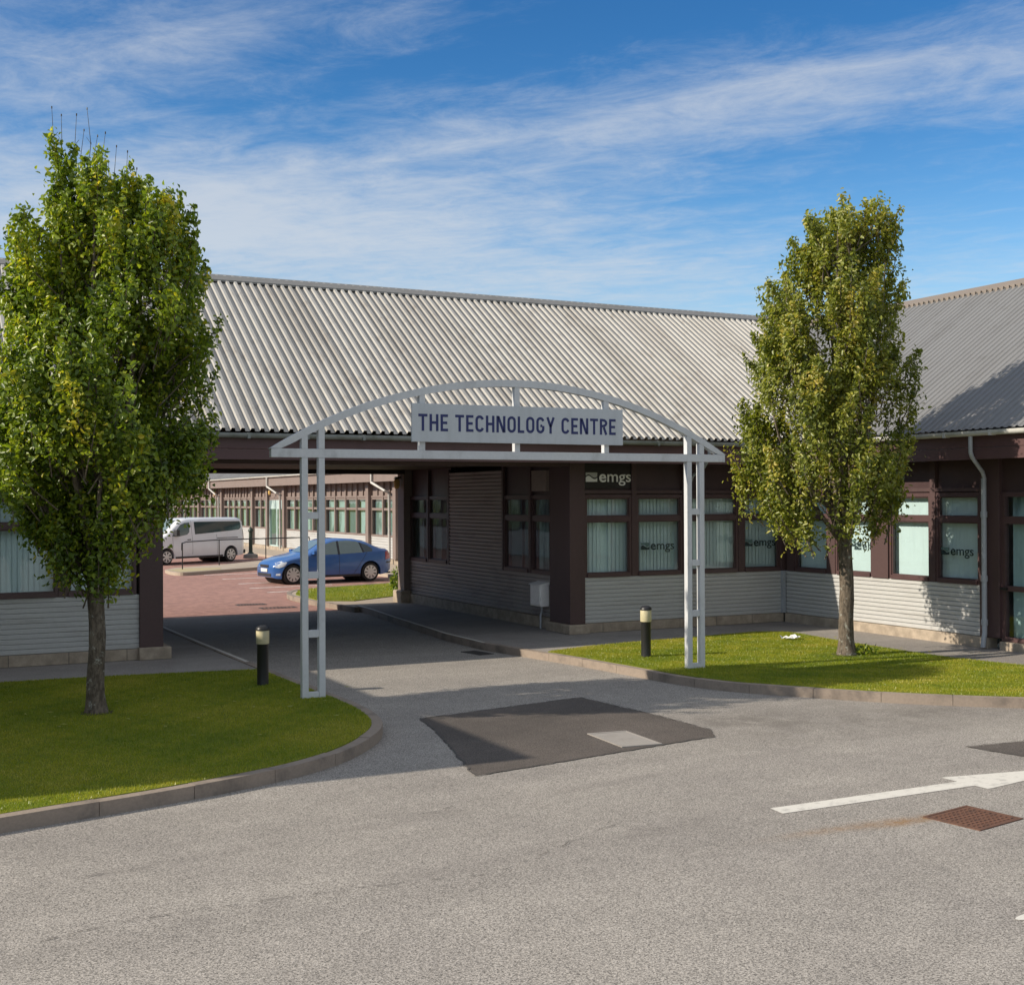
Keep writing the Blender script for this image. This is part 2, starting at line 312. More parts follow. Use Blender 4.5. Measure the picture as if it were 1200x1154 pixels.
# ------------------------------------------------------------------ helpers
class MB:
    def __init__(s): s.v = []; s.f = []
    def quad(s, a, b, c, d):
        i = len(s.v); s.v += [tuple(a), tuple(b), tuple(c), tuple(d)]; s.f.append((i, i+1, i+2, i+3))
    def poly(s, pts):
        i = len(s.v); s.v += [tuple(p) for p in pts]; s.f.append(tuple(range(i, i+len(pts))))
    def box(s, x0, x1, y0, y1, z0, z1):
        i = len(s.v)
        s.v += [(x, y, z) for z in (z0, z1) for y in (y0, y1) for x in (x0, x1)]
        s.f += [tuple(i+k for k in q) for q in ((0, 2, 3, 1), (4, 5, 7, 6), (0, 1, 5, 4), (2, 6, 7, 3), (0, 4, 6, 2), (1, 3, 7, 5))]
    def hexa(s, p):      # 8 points, bottom four then top four, each going round
        i = len(s.v); s.v += [tuple(q) for q in p]
        s.f += [tuple(i+k for k in q) for q in ((3, 2, 1, 0), (4, 5, 6, 7), (0, 1, 5, 4), (1, 2, 6, 5), (2, 3, 7, 6), (3, 0, 4, 7))]
    def prism(s, poly, z0, z1):
        n = len(poly); i = len(s.v)
        s.v += [(x, y, z0) for x, y in poly] + [(x, y, z1) for x, y in poly]
        s.f.append(tuple(range(i+n-1, i-1, -1))); s.f.append(tuple(range(i+n, i+2*n)))
        for k in range(n): s.f.append((i+k, i+(k+1) % n, i+n+(k+1) % n, i+n+k))
    def tube(s, pts, rad, seg=10, cap=True):
        pts = [Vector(p) for p in pts]; rings = []
        rs = rad if isinstance(rad, (list, tuple)) else [rad]*len(pts)
        up = None
        for k, p in enumerate(pts):
            t = (pts[min(k+1, len(pts)-1)] - pts[max(k-1, 0)]).normalized()
            if up is None: up = t.orthogonal().normalized()
            up = (up - t*up.dot(t)).normalized(); sd = t.cross(up)
            i = len(s.v); rings.append(i)
            for a in range(seg):
                an = 2*math.pi*a/seg; s.v.append(tuple(p + (up*math.cos(an) + sd*math.sin(an))*rs[k]))
        for a, b in zip(rings, rings[1:]):
            for k in range(seg): s.f.append((a+k, a+(k+1) % seg, b+(k+1) % seg, b+k))
        if cap:
            s.f.append(tuple(rings[0]+k for k in reversed(range(seg)))); s.f.append(tuple(rings[-1]+k for k in range(seg)))
    def lathe(s, c, prof, seg=20, axis='Z'):
        i0 = []
        for r_, z in prof:
            i = len(s.v); i0.append(i)
            for a in range(seg):
                an = 2*math.pi*a/seg; p = (r_*math.cos(an), r_*math.sin(an), z)
                if axis == 'Y': p = (p[0], p[2], p[1])
                s.v.append((c[0]+p[0], c[1]+p[1], c[2]+p[2]))
        for a, b in zip(i0, i0[1:]):
            for k in range(seg): s.f.append((a+k, a+(k+1) % seg, b+(k+1) % seg, b+k))
        s.f.append(tuple(i0[0]+k for k in reversed(range(seg)))); s.f.append(tuple(i0[-1]+k for k in range(seg)))
    def build(s, name, mat, parent=None, smooth=False, bevel=0, loc=None, fix=True):
        me = bpy.data.meshes.new(name); me.from_pydata(s.v, [], s.f); me.update()
        if fix:
            bm = bmesh.new(); bm.from_mesh(me)
            big = [f for f in bm.faces if len(f.verts) > 4]
            if big: bmesh.ops.triangulate(bm, faces=big)
            bmesh.ops.recalc_face_normals(bm, faces=bm.faces); bm.to_mesh(me); bm.free()
        me.materials.append(M[mat] if isinstance(mat, str) else mat)
        if smooth:
            me.polygons.foreach_set('use_smooth', [True]*len(me.polygons))
            me.set_sharp_from_angle(angle=R(40))
        o = bpy.data.objects.new(name, me); COL.objects.link(o)
        if parent: o.parent = parent
        if loc: o.location = loc
        if bevel:
            bv = o.modifiers.new('bevel', 'BEVEL'); bv.width = bevel; bv.segments = 2; bv.limit_method = 'ANGLE'; bv.angle_limit = R(40)
        return o
def tag(o, label=None, cat=None, group=None, kind=None):
    if label: o['label'] = label
    if cat: o['category'] = cat
    if group: o['group'] = group
    if kind: o['kind'] = kind
    return o
def thing(name, label, cat, loc=(0, 0, 0), rz=0, group=None):
    o = bpy.data.objects.new(name, None); COL.objects.link(o); o.location = loc; o.rotation_euler = (0, 0, rz)
    o.empty_display_size = .3
    return tag(o, label, cat, group)
def copy_tree(o, parent=None):
    c = o.copy(); COL.objects.link(c)
    if parent: c.parent = parent
    for ch in list(o.children): copy_tree(ch, c)
    return c
class Fr:                                  # wall frame: s along the wall, t outward, z up
    def __init__(s, kind, pos): s.k = kind; s.p = pos
    def P(s, a, t, z):
        return (a, s.p - t, z) if s.k == 'A' else (s.p - t, -a, z)
def fbox(mb, F, s0, s1, t0, t1, z0, z1):
    mb.hexa([F.P(s0, t0, z0), F.P(s1, t0, z0), F.P(s1, t1, z0), F.P(s0, t1, z0), F.P(s0, t0, z1), F.P(s1, t0, z1), F.P(s1, t1, z1), F.P(s0, t1, z1)])
def cladding(mb, F, s0, s1, z0, z1, t=0., pitch=.083, depth=.022, back=-.12):
    n = max(1, round((z1-z0)/pitch)); p = (z1-z0)/n; prof = []
    for k in range(n):
        z = z0+k*p; prof += [(z, -.012), (z+p*.13, -.012), (z+p*.17, depth*.75), (z+p*.9, depth), (z+p*.98, depth*.8)]
    prof += [(z1, 0)]
    for (za, ta), (zb, tb) in zip(prof, prof[1:]):
        mb.quad(F.P(s0, t+ta, za), F.P(s1, t+ta, za), F.P(s1, t+tb, zb), F.P(s0, t+tb, zb))
    poly0 = [F.P(s0, t+b, a) for a, b in prof] + [F.P(s0, back, z1), F.P(s0, back, z0)]
    poly1 = [F.P(s1, t+b, a) for a, b in prof] + [F.P(s1, back, z1), F.P(s1, back, z0)]
    mb.poly(poly0); mb.poly(poly1)
    mb.quad(F.P(s0, back, z0), F.P(s1, back, z0), F.P(s1, back, z1), F.P(s0, back, z1))
def text_mesh(txt, size, xs=1., off=0.):
    c = bpy.data.curves.new('t', 'FONT'); c.body = txt; c.size = size; c.offset = off; c.extrude = .002; c.resolution_u = 6
    o = bpy.data.objects.new('t', c); COL.objects.link(o); dg = bpy.context.evaluated_depsgraph_get(); dg.update()
    me = bpy.data.meshes.new_from_object(o.evaluated_get(dg)); bpy.data.objects.remove(o)
    return [(v.co.x*xs, v.co.y, v.co.z) for v in me.vertices], [tuple(p.vertices) for p in me.polygons]
def put_text(mb, F, s, t, z, txt, size, width, off=0.):
    vs, fs = text_mesh(txt, size, 1., off); x0 = min(v[0] for v in vs); x1 = max(v[0] for v in vs); k = width/(x1-x0); i = len(mb.v)
    mb.v += [F.P(s+(v[0]-x0)*k, t+v[2], z+v[1]) for v in vs]; mb.f += [tuple(i+q for q in f) for f in fs]
def emgs(F, s, t, z, h, parent, dark):
    """the firm's lettering: block emblem with a wave, bold e, lighter mgs; h = x-height"""
    w = h*1.5
    up = MB(); n = 12
    def wv(a): return .50+.20*math.sin(2*math.pi*(a*.95+.02))*(1-.15*a)
    for k in range(n):
        a, b = k/n, (k+1)/n
        up.poly([F.P(s+a*w, t+.002, z+h*(wv(a)+.13)), F.P(s+b*w, t+.002, z+h*(wv(b)+.13)), F.P(s+b*w, t+.002, z+h*1.05), F.P(s+a*w, t+.002, z+h*1.05)])
    up.build('emblem', 'mid_letter' if dark else 'grey_letter', parent)
    lo = MB()
    for k in range(n):
        a, b = k/n, (k+1)/n
        lo.poly([F.P(s+a*w, t+.002, z), F.P(s+b*w, t+.002, z), F.P(s+b*w, t+.002, z+h*max(.08, wv(b)-.02)), F.P(s+a*w, t+.002, z+h*max(.08, wv(a)-.02))])
    lo.build('emblem', 'dark_letter' if dark else 'pale_letter', parent)
    tx = MB(); put_text(tx, F, s+w*1.18, t, z, 'e', h*1.85, h*.92, h*.035); put_text(tx, F, s+w*1.18+h*1.08, t, z, 'mgs', h*1.85, h*3.15, h*.012)
    tx.build('lettering', 'dark_letter' if dark else 'pale_letter', parent)

ZG, ZS, ZT0, ZT1, ZH = 1.15, 1.07, 2.14, 2.27, 2.60
def window(par, F, s0, s1, blind='slats', glass='glass', logo=None, open_at=None, frame='sash', poster=False, z0=ZS, simple=False):
    m_ = MB(); j = .05
    fbox(m_, F, s0, s0+j, -.09, .015, z0, 2.68); fbox(m_, F, s1-j, s1, -.09, .015, z0, 2.68)
    fbox(m_, F, s0+j, s1-j, -.09, .045, z0, z0+.075); fbox(m_, F, s0+j, s1-j, -.09, .012, 2.61, 2.68)
    fbox(m_, F, s0+j, s1-j, -.09, .012, ZT0+.015, ZT1-.015)
    o = m_.build('window', frame, par)
    if not simple:
        c = MB()     # inner casement beads
        for za, zb in ((z0+.075, ZT0+.015), (ZT1-.015, 2.61)):
            for a, b, e, f in ((s0+j, s0+j+.022, za, zb), (s1-j-.022, s1-j, za, zb), (s0+j+.022, s1-j-.022, za, za+.02), (s0+j+.022, s1-j-.022, zb-.02, zb)):
                fbox(c, F, a, b, -.06, -.008, e, f)
        c.build('bead', frame, o)
    g = MB()
    for za, zb in ((z0+.075, ZT0+.015), (ZT1-.015, 2.61)): g.quad(F.P(s0+j, -.03, za), F.P(s1-j, -.03, za), F.P(s1-j, -.03, zb), F.P(s0+j, -.03, zb))
    g.build('pane', glass, o)
    if blind:
        bl = MB(); n = int((s1-s0-.02)/.088)+1; p = (s1-s0-.02)/n; a0 = s0+.01; rr = random.Random(int(s0*100))
        if blind == 'curtain':
            a = s0+.03
            while a < s1-.03:
                ww = rr.uniform(.25, .5); b = min(a+ww, s1-.03); k = 0
                while a < b:
                    bl.quad(F.P(a, -.16-.03*(k % 2), 1.1), F.P(a+.04, -.16-.03*((k+1) % 2), 1.1), F.P(a+.04, -.16-.03*((k+1) % 2), 2.62), F.P(a, -.16-.03*(k % 2), 2.62)); a += .04; k += 1
                a += rr.uniform(.1, .45)
        else:
            for k in range(n):
                a = a0+k*p
                if open_at and any(lo < a-s0 < hi for lo, hi in open_at): continue
                tw = rr.uniform(.006, .010)
                bl.quad(F.P(a, -.15+tw, 1.10), F.P(a+p*1.02, -.15-tw, 1.10), F.P(a+p*1.02, -.15-tw, 2.64), F.P(a, -.15+tw, 2.64))
        if blind == 'slats':
            sh_ = MB(); sh_.quad(F.P(s0+.01, -.20, 1.1), F.P(s1-.01, -.20, 1.1), F.P(s1-.01, -.20, 2.64), F.P(s0+.01, -.20, 2.64)); sh_.build('pale_backing', 'pale_backing', o, fix=False)  # pale backing added behind the blinds so their gaps look lit
        bl.build('blind', 'blind' if blind == 'slats' else 'curtain', o, fix=False)
    if poster:
        q = MB(); q.box(0, 0, 0, 0, 0, 0) if False else None
        fbox(q, F, s0+.52, s0+.78, -.06, -.055, 1.52, 2.0); q.build('poster', 'cyan_poster', o)
        q = MB(); fbox(q, F, s0+.52, s0+.78, -.054, -.05, 1.66, 1.86); q.build('poster', 'blue_poster', o)
    if logo: emgs(F, logo[0], -.026, logo[1], logo[2], o, True)
    return o
def wall_run(par, F, s0, s1, items, top=3.34, clad='clad', room=True, upper='panel', stone='stone_x', sash='sash', post='brown', faded=False):
    """plinth, cladding and panel courses along s0..s1, then the columns in items"""
    p = MB(); fbox(p, F, s0, s1, -.2, .055, -.14, .18); p.build('plinth', stone, par, bevel=.006)
    c = MB(); cladding(c, F, s0, s1, .182, ZS-.002); c.build('wall', clad, par, fix=False)
    u = MB(); fbox(u, F, s0, s1, -.14, -.04, 2.682, top); u.build('wall', upper, par)
    h = MB(); fbox(h, F, s0, s1, -.04, .02, 2.70, 2.765); h.build('head_rail', post, par)
def column(par, F, a, b, t=.06, z0=.19, z1=3.34, mat='brown', name='column'):
    m_ = MB(); fbox(m_, F, a, b, -.15, t, z0, z1); return m_.build(name, mat, par, bevel=.006)
def mullion(par, F, a, b, t=.03, mat='brown', z0=ZS, z1=3.3):
    m_ = MB(); fbox(m_, F, a, b, -.13, t, z0, z1); return m_.build('mullion', mat, par)
def ribbed_roof(par, name, mat, along, a0, a1, e, ze, r_, zr, pitch=.163, depth=.058, valley=None, sub=1):
    """ribs run up the slope from eave coordinate e to ridge r_; along = axis the eave follows"""
    m_ = MB(); n = int((a1-a0)/pitch)
    L_ = math.hypot(r_-e, zr-ze); nx, nz = -(zr-ze)/L_, abs(r_-e)/L_
    if r_ < e: nx = -nx
    if r_ < e: nx = (zr-ze)/L_
    sg = 1 if r_ > e else -1
    nx = -sg*(zr-ze)/L_
    prof = [(0, 0), (.34, 0), (.46, 1), (.78, 1), (.90, 0), (1, 0)]
    for k in range(n):
        for (pa, da), (pb, db) in zip(prof, prof[1:]):
            q = []
            for pp, dd in ((pa, da), (pb, db)):
                a = a0+(k+pp)*pitch; e0 = e
                if valley: e0 = valley(a, e)
                f0 = (e0-e)/(r_-e)
                if f0 > 1: f0 = 1
                z0 = ze+(zr-ze)*f0; o_ = dd*depth
                lo = (e0+nx*o_, z0+nz*o_); hi = (r_+nx*o_, zr+nz*o_)
                q.append((a, lo, hi))
            (a, la, ha), (b, lb, hb) = q
            if along == 'X': m_.quad((a, *la), (b, *lb), (b, *hb), (a, *ha))
            else: m_.quad((la[0], a, la[1]), (lb[0], b, lb[1]), (hb[0], b, hb[1]), (ha[0], a, ha[1]))
            if k % 1 == 0 and da+db > 0 and sub:       # the cut sheet end at the eave
                pass
    return m_.build(name, mat, par, fix=False)
def gutter(par, F, s0, s1, t, z, mat, joints=3.0):
    g = MB(); r_ = .058; n = 8
    pr = [(t+r_*math.cos(math.pi+math.pi*k/n), z+r_*math.sin(math.pi+math.pi*k/n)) for k in range(n+1)]
    pr = [(t-r_-.0, z+.025)] + pr + [(t+r_, z+.025), (t+r_-.008, z+.025)] + [(t+(r_-.008)*math.cos(-math.pi*k/n), z+(r_-.008)*math.sin(-math.pi*k/n)) for k in range(n+1)]
    for (ta, za), (tb, zb) in zip(pr, pr[1:]): g.quad(F.P(s0, ta, za), F.P(s1, ta, za), F.P(s1, tb, zb), F.P(s0, tb, zb))
    a = s0+.4
    while a < s1-.1:
        fbox(g, F, a, a+.05, t-r_-.004, t+r_+.006, z-r_-.006, z+.03); a += joints/3
    return g.build('gutter', mat, par, fix=False)
def downpipe(par, pts, rad, mat='pipe', joints=()):
    m_ = MB(); m_.tube(pts, rad, 12); o = m_.build('downpipe', mat, par, smooth=True)
    for z, p in joints:
        q = MB(); q.tube([(p[0], p[1], z-.05), (p[0], p[1], z+.05)], rad+.012, 12); q.build('collar', mat, o, smooth=True)
    return o

# ------------------------------------------------------------------ ground, roads, lawns
ZR = -.12
g = MB(); g.quad((-1500, -1500, -.2), (1500, -1500, -.2), (1500, 1500, -.2), (-1500, 1500, -.2)); tag(g.build('ground', 'turf'), kind='structure')
g = MB(); g.quad((-60, -40, ZR), (45, -40, ZR), (45, 29.35, ZR), (-60, 29.35, ZR)); tag(g.build('road', 'asphalt'), kind='structure')
g = MB(); g.quad((-20, 29.35, ZR), (45, 29.35, ZR), (45, 100, ZR), (-20, 100, ZR)); tag(g.build('courtyard', 'brick'), kind='structure')
def smooth_path(pts, it=2):
    for _ in range(it):
        q = [pts[0]]
        for a, b in zip(pts, pts[1:]): q += [(a[0]*.75+b[0]*.25, a[1]*.75+b[1]*.25), (a[0]*.25+b[0]*.75, a[1]*.25+b[1]*.75)]
        q.append(pts[-1]); pts = q
    return pts
def offset(pts, d):
    o = []
    for k, p in enumerate(pts):
        a = pts[max(k-1, 0)]; b = pts[min(k+1, len(pts)-1)]; t = Vector((b[0]-a[0], b[1]-a[1])).normalized()
        o.append((p[0]-t.y*d, p[1]+t.x*d))
    return o
# outer top edge of each kerb; the raised side is on the left of the direction of travel for the left island
KL = smooth_path([(-14, 7.3), (-6, 9.4), (-2, 10.35), (.88, 11.12), (1.43, 11.26), (2.27, 11.46), (3.07, 11.73), (3.76, 12.03), (4.38, 12.5), (4.93, 13.17), (5.26, 13.78), (5.42, 14.6), (5.46, 15.42), (5.42, 16.36), (5.38, 17.5), (5.35, 19.0)]) + [(5.33, 20), (5.28, 23), (5.25, 26.7), (5.25, 29.35)]
KRt = [(10.44, 29.35), (10.35, 28), (10.12, 26.1), (9.75, 22.4), (9.72, 20.6), (9.98, 18.9)] + smooth_path([(10.0, 18.8), (10.2, 17.52), (10.32, 16.2), (10.40, 15.4), (10.58, 14.68), (10.84, 14.16), (11.84, 12.78), (12.41, 12.18), (13.0, 11.65), (14.2, 10.75), (17, 9.0), (24, 6)])
def kerb(pts, side, wd=.13, seg=.9):
    inner = offset(pts, side*wd); m_ = MB(); d = 0
    # resample into stones with narrow joints
    L_ = [0]
    for a, b in zip(pts, pts[1:]): L_.append(L_[-1]+math.dist(a, b))
    def at(P, s):
        for k in range(len(L_)-1):
            if s <= L_[k+1]+1e-9:
                f = (s-L_[k])/(L_[k+1]-L_[k]); return (P[k][0]+(P[k+1][0]-P[k][0])*f, P[k][1]+(P[k+1][1]-P[k][1])*f)
        return P[-1]
    s = 0; rr = random.Random(3)
    while s < L_[-1]-.2:
        e = min(s+seg, L_[-1]); n = 3; dz = rr.uniform(-.004, .006)
        for k in range(n):
            a = s+.003+(e-s-.006)*k/n; b = s+.003+(e-s-.006)*(k+1)/n
            pa, pb, ia, ib = at(pts, a), at(pts, b), at(inner, a), at(inner, b)
            m_.hexa([(*pa, -.16), (*pb, -.16), (*ib, -.16), (*ia, -.16), (pa[0], pa[1], dz+.004), (pb[0], pb[1], dz+.004), (*ib, dz+.004), (*ia, dz+.004)])
        s = e
    bm_o = m_.build('kerb', 'kerb'); tag(bm_o, kind='structure'); return inner
KLi = kerb(KL, 1); KRi = kerb(KRt, 1)
def sheet(name, poly, z, mat, kind='structure', z0=None):
    if name == 'road_patch':
        rr = random.Random(2); q = []
        for a, b in zip(poly, poly[1:]+poly[:1]):
            n = max(2, int(math.dist(a, b)/.06)); q += [(a[0]+(b[0]-a[0])*k/n+rr.gauss(0, .008), a[1]+(b[1]-a[1])*k/n+rr.gauss(0, .008)) for k in range(n)]
        poly = q
    m_ = MB()
    if z0 is None: m_.poly([(x, y, z) for x, y in poly])
    else: m_.prism(poly, z0, z)
    o = m_.build(name, mat); tag(o, kind=kind)
    if o.data.polygons[0].normal.z < 0 and z0 is None: o.data.flip_normals()
    return o
KLj = offset(KL, .12); KRj = offset(KRt, .12)
sheet('pavement', KLj+[(-30, 29.35), (-30, 7)], -.004, 'pathway', z0=-.15)
sheet('pavement', KRj+[(30, 6), (30, 29.35)], -.004, 'pathway', z0=-.15)
LAWN_L = [p for p in KLi if p[1] < 18.9 and p[0] > -9.5] + [(5.15, 19.02), (3.91, 19.22), (2.71, 19.37), (1.54, 19.42), (-9, 19.6)]
LAWN_R = [p for p in KRi if p[1] < 18.85 and p[1] > 9.6][:] + [(18.3, 8.6), (16.6, 10.2), (15.95, 12.6)] + smooth_path([(15.74, 13.8), (15.5, 14.9), (15.46, 15.4), (15.52, 17.2), (15.6, 18.3), (15.75, 19.3), (15.3, 19.72), (14.6, 19.65), (13.32, 19.48), (11.38, 19.28), (10.3, 18.93)])
sheet('lawn', LAWN_L, .012, 'turf', z0=-.1); sheet('lawn', LAWN_R, .012, 'turf', z0=-.1)
# pale edging between lawn and path on the right
# courtyard lawn, its kerb and paths
CK = smooth_path([(10.25, 28.9), (10.0, 30.99), (9.95, 32.6), (10.02, 33.9), (10.5, 35.2), (11.3, 35.9)]) + [(14.3, 37.0), (16.6, 37.9)]
CKi = kerb(list(reversed(CK)), 1)
sheet('pavement', [(p[0], p[1]) for p in offset(CK, -.12)] + [(18.4, 37.9), (18.4, 29.36), (10.6, 29.36)], -.006, 'courtpath', z0=-.15)
CL = [(10.15, 31.2), (10.22, 33.6), (10.7, 34.95), (11.3, 35.55), (14.4, 36.6), (16.5, 37.4), (16.5, 33.0), (12.41, 31.75), (10.9, 30.75)]
sheet('lawn', CL, .012, 'turf', z0=-.1)
sheet('pavement', [(18.5, 37.9), (18.5, 95), (16.6, 95), (16.5, 60), (16.3, 52), (15.9, 45), (15.9, 37.9)], -.006, 'courtpath', z0=-.15)
CP = smooth_path([(16.0, 50.6), (15.0, 50.2), (13.45, 48.5), (11.6, 47.2), (10.2, 46.2), (9.75, 46.0), (9.5, 46.6), (9.6, 48.2)], 2)
sheet('pavement', CP+[(10.2, 49.4), (12.5, 51.0), (14.5, 53.2), (16.4, 54.5)], 0.0, 'courtpath', z0=-.15)
sheet('tan_paving', [(9.75, 46.25), (9.65, 47.9), (10.3, 48.9), (11.8, 48.6), (11.5, 47.35), (10.2, 46.5)], .005, 'tarpath')
# grass
def blades(name, poly, dens, h, label, zb=.012, seed=1):
    r_ = np.random.default_rng(seed); P = np.array(poly); x0, y0 = P.min(0); x1, y1 = P.max(0)
    x0 = max(x0, -.5); n = int((x1-x0)*(y1-y0)*dens); X = r_.uniform(x0, x1, n); Y = r_.uniform(y0, y1, n)
    ins = np.zeros(n, bool); m_ = len(P)
    for k in range(m_):
        ax, ay = P[k]; bx, by = P[(k+1) % m_]
        c = ((ay > Y) != (by > Y)); xx = ax+(Y-ay)/((by-ay) if by != ay else 1e-9)*(bx-ax); ins ^= (c & (X < xx))
    # only what the lens could see from about here
    vis = (X*.887-Y*.4 < 99)
    X, Y = X[ins & vis], Y[ins & vis]; n = len(X)
    a = r_.uniform(0, 2*np.pi, n); hh = h*r_.uniform(.5, 1.3, n); w_ = r_.uniform(.002, .0045, n)*1.3
    lx = r_.normal(0, .5, n)*hh; ly = r_.normal(0, .5, n)*hh
    V = np.empty((n, 3, 3)); V[:, 0] = np.stack([X-np.cos(a)*w_, Y-np.sin(a)*w_, np.full(n, zb-.004)], 1)
    V[:, 1] = np.stack([X+np.cos(a)*w_, Y+np.sin(a)*w_, np.full(n, zb-.004)], 1); V[:, 2] = np.stack([X+lx, Y+ly, zb+hh], 1)
    fld = sum(a_*np.sin(X*k1+Y*k2+p_) for a_, k1, k2, p_ in [(r_.uniform(.5, 1)/(1+.25*q_), *r_.normal(0, 1.2+q_*.9, 2), r_.uniform(0, 6)) for q_ in range(9)])
    fld2 = sum(a_*np.sin(X*k1+Y*k2+p_) for a_, k1, k2, p_ in [(1, *r_.normal(0, 14, 2), r_.uniform(0, 6)) for q_ in range(8)])
    tone = np.clip(.42+.16*fld+.035*fld2+r_.normal(0, .14, n), 0, 1); hh_ = 1
    return bulk(name, V, 3, tone, 'blade', label)
def bulk(name, V, per, tone, mat, parent=None, faces=None):
    n = len(V); k = V.shape[1]; me = bpy.data.meshes.new(name)
    if faces is None: faces = [tuple(range(per))]
    F_ = np.array(faces); nf = len(F_); ns = F_.shape[1]
    me.vertices.add(n*k); me.vertices.foreach_set('co', V.reshape(-1).astype(np.float32))
    idx = (np.arange(n)[:, None, None]*k + F_[None]).reshape(-1)
    me.loops.add(len(idx)); me.loops.foreach_set('vertex_index', idx.astype(np.int32))
    me.polygons.add(n*nf); me.polygons.foreach_set('loop_start', (np.arange(n*nf)*ns).astype(np.int32))
    me.update(calc_edges=True); me.validate()
    at = me.attributes.new('tone', 'FLOAT', 'FACE'); at.data.foreach_set('value', np.repeat(tone, nf).astype(np.float32))
    me.materials.append(M[mat]); o = bpy.data.objects.new(name, me); COL.objects.link(o)
    if parent is not None: o.parent = parent
    return o
gl_ = blades('grass', LAWN_L, 3600, .022, None, seed=3); tag(gl_, 'short mown grass of the shaded lawn under the left tree', 'grass', kind='stuff')
gr_ = blades('grass', LAWN_R, 3600, .022, None, seed=4); tag(gr_, 'short mown grass of the sunny lawn under the right tree', 'grass', kind='stuff')
gc_ = blades('grass', CL, 500, .05, None, seed=5); tag(gc_, 'sunlit grass of the small courtyard lawn beyond the covered passage', 'grass', kind='stuff')

# road repairs, covers, markings
pz = ZR+.004
sheet('road_patch', [(5.99, 14.5), (5.85, 13.7), (5.6, 12.7), (5.23, 11.24), (6.3, 11.42), (7.4, 11.62), (8.52, 11.82), (8.73, 12.19), (8.70, 13.4), (8.58, 15.01), (7.3, 14.76)], pz, 'patch')
sheet('road_patch', [(10.57, 10.05), (12.2, 9.9), (12.4, 9.0), (10.72, 9.28)], pz, 'patch')
def wob(name, pts, w0, z=pz+.004, seed=0, gaps=.0):
    rr = random.Random(seed); q = []
    for a, b in zip(pts, pts[1:]):
        n = max(2, int(math.dist(a, b)/.07))
        for k in range(n): q.append((a[0]+(b[0]-a[0])*k/n+rr.gauss(0, .010), a[1]+(b[1]-a[1])*k/n+rr.gauss(0, .010)))
    q.append(pts[-1]); m_ = MB()
    for k in range(len(q)-1):
        if rr.random() < gaps: continue
        a, b = q[k], q[k+1]; t = Vector((b[0]-a[0], b[1]-a[1])).normalized(); wa, wb = w0*rr.uniform(.3, 1), w0*rr.uniform(.3, 1)
        m_.quad((a[0]-t.y*wa, a[1]+t.x*wa, z), (a[0]+t.y*wa, a[1]-t.x*wa, z), (b[0]+t.y*wb, b[1]-t.x*wb, z), (b[0]-t.y*wb, b[1]+t.x*wb, z))
    tag(m_.build(name, 'crack', fix=False), kind='structure')
wob('road_crack', [(5.99, 14.5), (5.85, 13.7), (5.6, 12.7), (5.23, 11.24), (6.3, 11.42), (7.4, 11.62), (8.52, 11.82)], .016, seed=1)
wob('road_crack', [(5.99, 14.5), (7.3, 14.76), (8.58, 15.01), (8.70, 13.4), (8.73, 12.19)], .011, seed=2, gaps=.1)
wob('road_crack', [(.3, 8.05), (.65, 8.2), (1.27, 8.39), (1.99, 8.44), (2.87, 8.40), (4.04, 8.25), (5.2, 8.9), (6.2, 9.3)], .0045, seed=3, gaps=.5)
wob('road_crack', [(.7, 9.35), (.97, 9.45), (1.33, 9.55), (1.95, 9.59), (2.9, 9.75)], .004, seed=4, gaps=.5)
wob('road_crack', [(4.2, 10.1), (4.9, 10.35), (5.3, 10.4)], .005, seed=5, gaps=.4)
wob('road_crack', [(10.57, 10.05), (10.72, 9.28), (12.4, 9.0)], .010, seed=6)
wob('road_crack', [(12.2, 9.9), (10.57, 10.05)], .010, seed=8)
sheet('road_marking', [(6.97, 8.86), (6.95, 8.66), (9.22, 8.66), (9.22, 8.50), (10.9, 8.77), (9.2, 9.06), (9.2, 8.86)], pz, 'line')
c_ = [(6.86+.33*math.cos(a*math.pi/12), 5.80+.065*math.sin(a*math.pi/12)) for a in range(24)]
sheet('road_marking', c_, pz, 'line')
for a, b in (((10.56, 46.0), (13.6, 46.35)), ((10.57, 43.3), (13.6, 43.7)), ((10.43, 40.6), (13.2, 41.0)), ((10.2, 38.35), (13.0, 38.75)), ((10.2, 36.4), (12.4, 36.8))):
    m_ = MB(); m_.poly([(a[0], a[1]-.07, pz), (b[0], b[1]-.07, pz), (b[0], b[1]+.07, pz), (a[0], a[1]+.07, pz)]); tag(m_.build('road_marking', 'oldline'), kind='structure')
for xs_, nm in ((KL, 0), (KRt, 1)):
    pl_ = [p for p in xs_ if p[1] > 19.2]; a_ = offset(pl_, (.02 if nm == 0 else .02)); b_ = offset(pl_, .085); m_ = MB()
    for k in range(len(pl_)-1): m_.quad((*a_[k], .012), (*a_[k+1], .012), (*b_[k+1], .012), (*b_[k], .012))
    tag(m_.build('kerb_line', 'line', fix=False), kind='structure')
sheet('courtyard_sun_edge', [(5.3, 29.36), (10.5, 29.36), (10.5, 29.55), (5.3, 29.55)], pz, 'courtpath')  # pale strip stands in for the sunlit edge of the red paving
